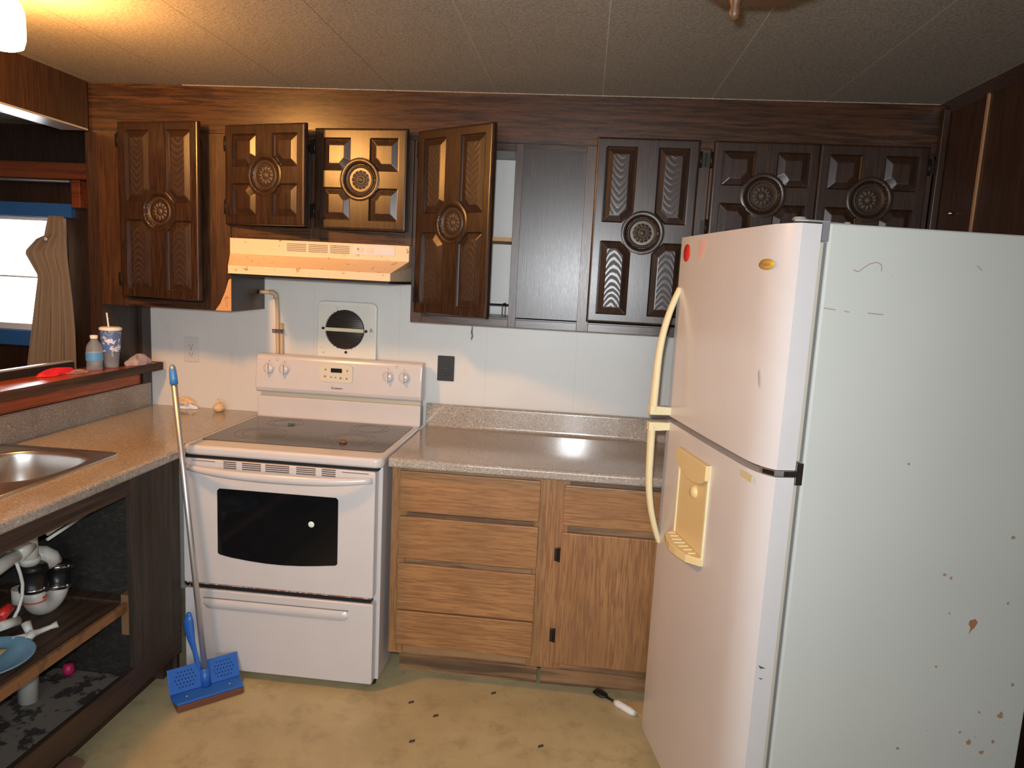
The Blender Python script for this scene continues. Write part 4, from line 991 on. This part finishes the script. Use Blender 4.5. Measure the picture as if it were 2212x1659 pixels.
def debris(pts, label):
    for i, (x, y, l, a) in enumerate(pts):
        mm = Matrix.Translation((x, y, .0015)) @ Matrix.Rotation(a, 4, 'Z')
        o = build('debris_chip', MB().prism([(-l, -.003), (l * .7, -.0045), (l, .002), (-l * .6, .004)], 'z', -.0008, .003, M=mm), plain('dark_debris', (.06, .04, .03), .9)) if i == 0 else bpy.data.objects.new('debris_chip', o.data)
        if i: COL.objects.link(o); o.matrix_world = mm @ Matrix.Rotation(-pts[0][3], 4, 'Z') @ Matrix.Translation((-pts[0][0], -pts[0][1], -.0015)) if 0 else Matrix.Translation((x - pts[0][0], y - pts[0][1], 0))
        tag(o, label[i], 'debris', 'debris chips on the floor')
debris([(1.012, -.80, .012, .6), (.905, -.735, .006, 1.8), (1.40, -.905, .005, .9), (.962, -.955, .006, .6), (1.20, -.62, .004, 0), (1.70, -.99, .008, 1.7)],
       ['largest dark chip on the open floor before the drawers', 'small dark chip on the floor right of the stove front', 'small dark chip in the middle of the bare floor', 'small brown chip on the floor before the largest chip', 'tiny dark chip near the base cabinet toe board', 'dark chip on the floor nearest the refrigerator door'])
tag(build('floor_mat', MB().prism([(-.235, -1.29), (-.065, -1.222), (-.02, -1.24), (.02, -1.45), (-.20, -1.55)], 'z', .001, .012), M['cardboard'], bevel=.004), 'reddish brown mat corner on the floor at the photo\'s bottom edge', 'mat')

# ------------------------------------------------------------------ ceiling lamp and ceiling fan housing
lm = thing('ceiling_lamp', (-.085, -1.35, CH), 'lit ceiling lamp with a glowing glass jar shade at top left', 'lamp')
LX, LY = -.085, -1.35
build('lamp_base', MB().lathe([(0, CH - .001), (.075, CH - .001), (.072, CH - .02), (.055, CH - .040), (.040, CH - .052), (0, CH - .052)][::-1], (LX, LY, 0), 'z', 32), M['brown_metal'], lm)
build('lamp_shade', MB().lathe([(.030, CH - .053), (.042, CH - .062), (.050, CH - .080), (.052, CH - .11), (.051, CH - .150), (.045, CH - .172), (.028, CH - .180), (0, CH - .181)][::-1], (LX, LY, 0), 'z', 32), emis('glowing_amber_glass', (1.0, .46, .12), LAMP_S), lm)
fn = thing('ceiling_fixture', (1.78, -1.78, CH), 'dark brown wooden ceiling fixture cut off at the top edge', 'ceiling fixture')
fx, fy, fz_ = 1.722, -1.895, 2.10
b = MB(); vs = []
R8 = [(fx + .145 * math.cos(math.radians(a)), fy + .20 * math.sin(math.radians(a))) for a in range(22, 382, 45)]
b.prism(R8, 'z', fz_, fz_ + .035); build('housing', b, M['brown_metal'], fn, bevel=.006)
build('upper_housing', MB().lathe([(.06, fz_ + .0355), (.075, fz_ + .08), (.07, CH - .002)], (fx, fy, 0), 'z', 28), M['brown_metal'], fn)
build('finial', MB().lathe([(0, fz_ - .042), (.007, fz_ - .040), (.011, fz_ - .030), (.008, fz_ - .018), (.012, fz_ - .008), (.012, fz_ - .0065)], (1.690, -1.745, .006), 'z', 14), M['brown_metal'], fn)
tag(build('wall_hook', MB().lathe([(0, -.018), (.008, -.016), (.010, -.006), (.004, -.001)], (XR, -.45, 1.885), 'x', 14), M['chrome']), 'small shiny round hook on the dark right wall above the refrigerator', 'hook')
